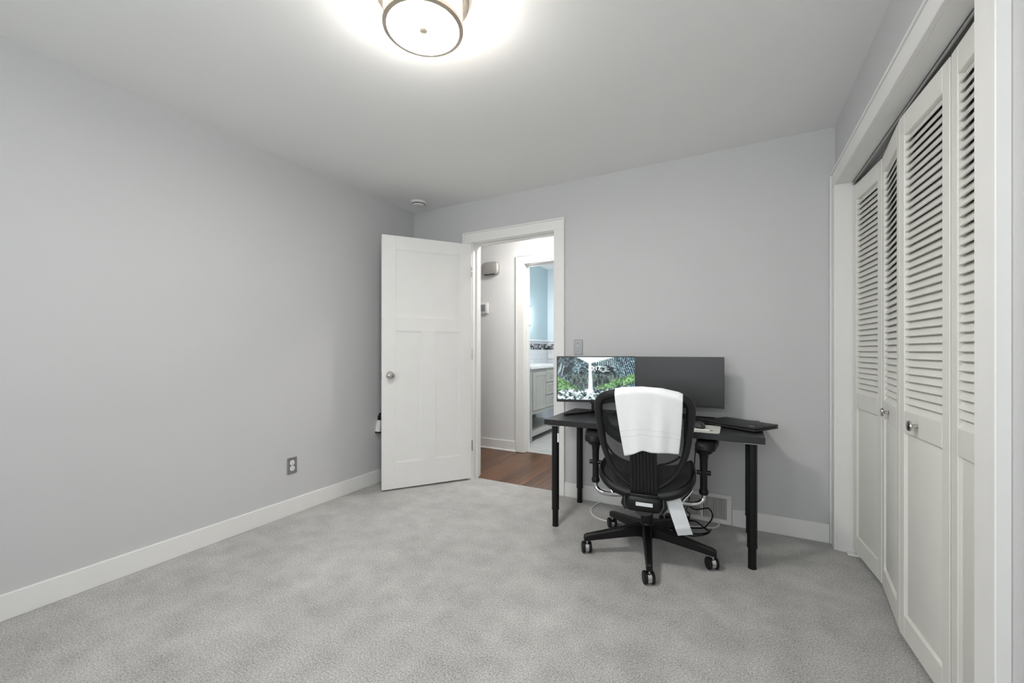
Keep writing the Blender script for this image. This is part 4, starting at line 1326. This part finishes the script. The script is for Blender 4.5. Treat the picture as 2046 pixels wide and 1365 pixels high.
# ------------------------------------------------------------------ bathroom vanity and sconce
VX, VY0, VY1 = -2.20, 4.545, 5.755
M_van = mat('vanity_grey_paint', rgb(178, 176, 170), 0.45, var=0.012, vscale=8)
van = thing('vanity', 'light grey bathroom vanity with beadboard doors, drawers and open lower shelf', 'vanity', ((BX0 + VX) / 2, (VY0 + VY1) / 2, 0))
def VP(mb, n, mt=M_van, par=None): return mb.build(n, mt, par or van)
XB = BX0 + 0.013
for y in (VY0, VY1 - 0.045):
    for x in (XB + 0.01, VX - 0.045):
        VP(MB().box(x, x + 0.045, y, y + 0.045, 0.012, 0.90, 0.002), 'leg')
        VP(MB().cyl((x + 0.0225, y + 0.0225, 0.0), (x + 0.0225, y + 0.0225, 0.014), 0.014, n=14), 'foot', M_steel)
VP(MB().box(XB + 0.01, VX - 0.006, VY0 + 0.004, VY0 + 0.02, 0.36, 0.90), 'side_panel')
VP(MB().box(XB + 0.01, VX - 0.006, VY1 - 0.02, VY1 - 0.004, 0.36, 0.90), 'side_panel')
VP(MB().box(XB + 0.01, VX - 0.022, VY0 + 0.02, VY1 - 0.02, 0.37, 0.385), 'bottom_panel')
VP(MB().box(VX - 0.022, VX - 0.004, VY0 + 0.045, VY1 - 0.045, 0.339, 0.378, 0.001), 'bottom_rail')
VP(MB().box(VX - 0.022, VX - 0.004, VY0 + 0.045, VY1 - 0.045, 0.868, 0.90, 0.001), 'top_rail')
VP(MB().box(VX - 0.022, VX - 0.010, VY0 + 0.045, VY1 - 0.045, 0.378, 0.868), 'face_frame')
VP(MB().box(XB + 0.02, VX - 0.004, VY0 + 0.02, VY1 - 0.02, 0.068, 0.112, 0.002), 'shelf')
def pull(par, y, z):
    k = MB()
    k.cyl((VX + 0.008, y - 0.02, z), (VX + 0.026, y - 0.02, z), 0.004, n=8); k.cyl((VX + 0.008, y + 0.02, z), (VX + 0.026, y + 0.02, z), 0.004, n=8)
    k.tube(bez([(VX + 0.024, y - 0.027, z), (VX + 0.030, y, z - 0.004), (VX + 0.024, y + 0.027, z)], 6), 0.0052, 10)
    VP(k, 'pull', M_chrome, par)
def vdoor(y0, y1, ky):
    z0, z1 = 0.384, 0.862
    d = VP(MB().box(VX - 0.010, VX + 0.004, y0, y1, z0, z1, 0.001), 'door')
    fr_ = MB()
    w = 0.05
    fr_.box(VX + 0.002, VX + 0.009, y0, y0 + w, z0, z1, 0.001); fr_.box(VX + 0.002, VX + 0.009, y1 - w, y1, z0, z1, 0.001)
    fr_.box(VX + 0.002, VX + 0.009, y0 + w, y1 - w, z0, z0 + w, 0.001); fr_.box(VX + 0.002, VX + 0.009, y0 + w, y1 - w, z1 - w, z1, 0.001)
    VP(fr_, 'door_frame', M_van, d)
    nb_ = 6; bw_ = (y1 - y0 - 2 * w) / nb_
    for i in range(nb_):
        VP(MB().box(VX + 0.002, VX + 0.0065, y0 + w + bw_ * i + 0.003, y0 + w + bw_ * (i + 1) - 0.003, z0 + w, z1 - w, 0.0015), 'bead', M_van, d)
    pull(d, ky, 0.815)
vdoor(4.600, 4.985, 4.955)
vdoor(5.350, 5.700, 5.385)
for i, z in enumerate((0.384, 0.549, 0.714)):
    d = VP(MB().box(VX - 0.010, VX + 0.004, 5.000, 5.335, z, z + 0.155, 0.001), 'drawer')
    fr_ = MB()
    w = 0.035
    fr_.box(VX + 0.002, VX + 0.009, 5.0, 5.0 + w, z, z + 0.155, 0.001); fr_.box(VX + 0.002, VX + 0.009, 5.335 - w, 5.335, z, z + 0.155, 0.001)
    fr_.box(VX + 0.002, VX + 0.009, 5.0 + w, 5.335 - w, z, z + w, 0.001); fr_.box(VX + 0.002, VX + 0.009, 5.0 + w, 5.335 - w, z + 0.155 - w, z + 0.155, 0.001)
    VP(fr_, 'drawer_frame', M_van, d)
    for q in range(5):
        y = 5.035 + 0.053 * q
        VP(MB().box(VX + 0.002, VX + 0.0065, y + 0.003, y + 0.05, z + w, z + 0.155 - w, 0.0015), 'bead', M_van, d)
    pull(d, 5.1675, z + 0.085)
ctp = MB().box(XB, VX + 0.018, VY0 - 0.012, VY1 + 0.012, 0.902, 0.938, 0.003)
tag(ctp.build('countertop', mat('white_stone', rgb(236, 236, 236), 0.2, var=0.015, vscale=5)), 'white countertop slab on the grey bathroom vanity', 'countertop')
pt = thing('drain_pipe', 'grey sink drain trap under the bathroom vanity', 'drain pipe', (-2.5, 4.88, 0.36))
MB().tube(bez([(-2.48, 4.90, 0.369), (-2.48, 4.90, 0.30), (-2.48, 4.90, 0.20), (-2.495, 4.905, 0.165), (-2.53, 4.91, 0.155), (-2.57, 4.915, 0.18), (-2.60, 4.92, 0.215), (-2.74, 4.92, 0.225)], 8), 0.018, 12).build('trap_tube', M_steel, pt)
for z in (0.345, 0.235):
    MB().cyl((-2.48, 4.90, z - 0.014), (-2.48, 4.90, z + 0.014), 0.026, n=14).build('slip_nut', M_dark, pt)
sc_ = thing('sconce_lamp', 'glowing white tube sconce with chrome caps on the teal wall', 'wall sconce', (BX0, 5.455, 1.64))
MB().box(0, 0.018, -0.055, 0.055, -0.06, 0.06, 0.004).build('back_plate', M_chrome, sc_, False)
MB().cyl((0.016, 0, 0), (0.05, 0, 0), 0.012, n=12).build('bracket', M_chrome, sc_, False)
MB().cyl((0.075, 0, -0.135), (0.075, 0, 0.135), 0.036, n=24).build('tube_glass', emit_mat('sconce_glow', (0.96, 0.98, 1, 1), SCONCE), sc_, False)
for s in (-1, 1):
    MB().lathe([(0.038, -0.012), (0.038, 0.006), (0.024, 0.012)] if s > 0 else [(0.024, -0.012), (0.038, -0.006), (0.038, 0.012)], (0.075, 0, 0.140 * s), 24).build('end_cap', M_chrome, sc_, False)
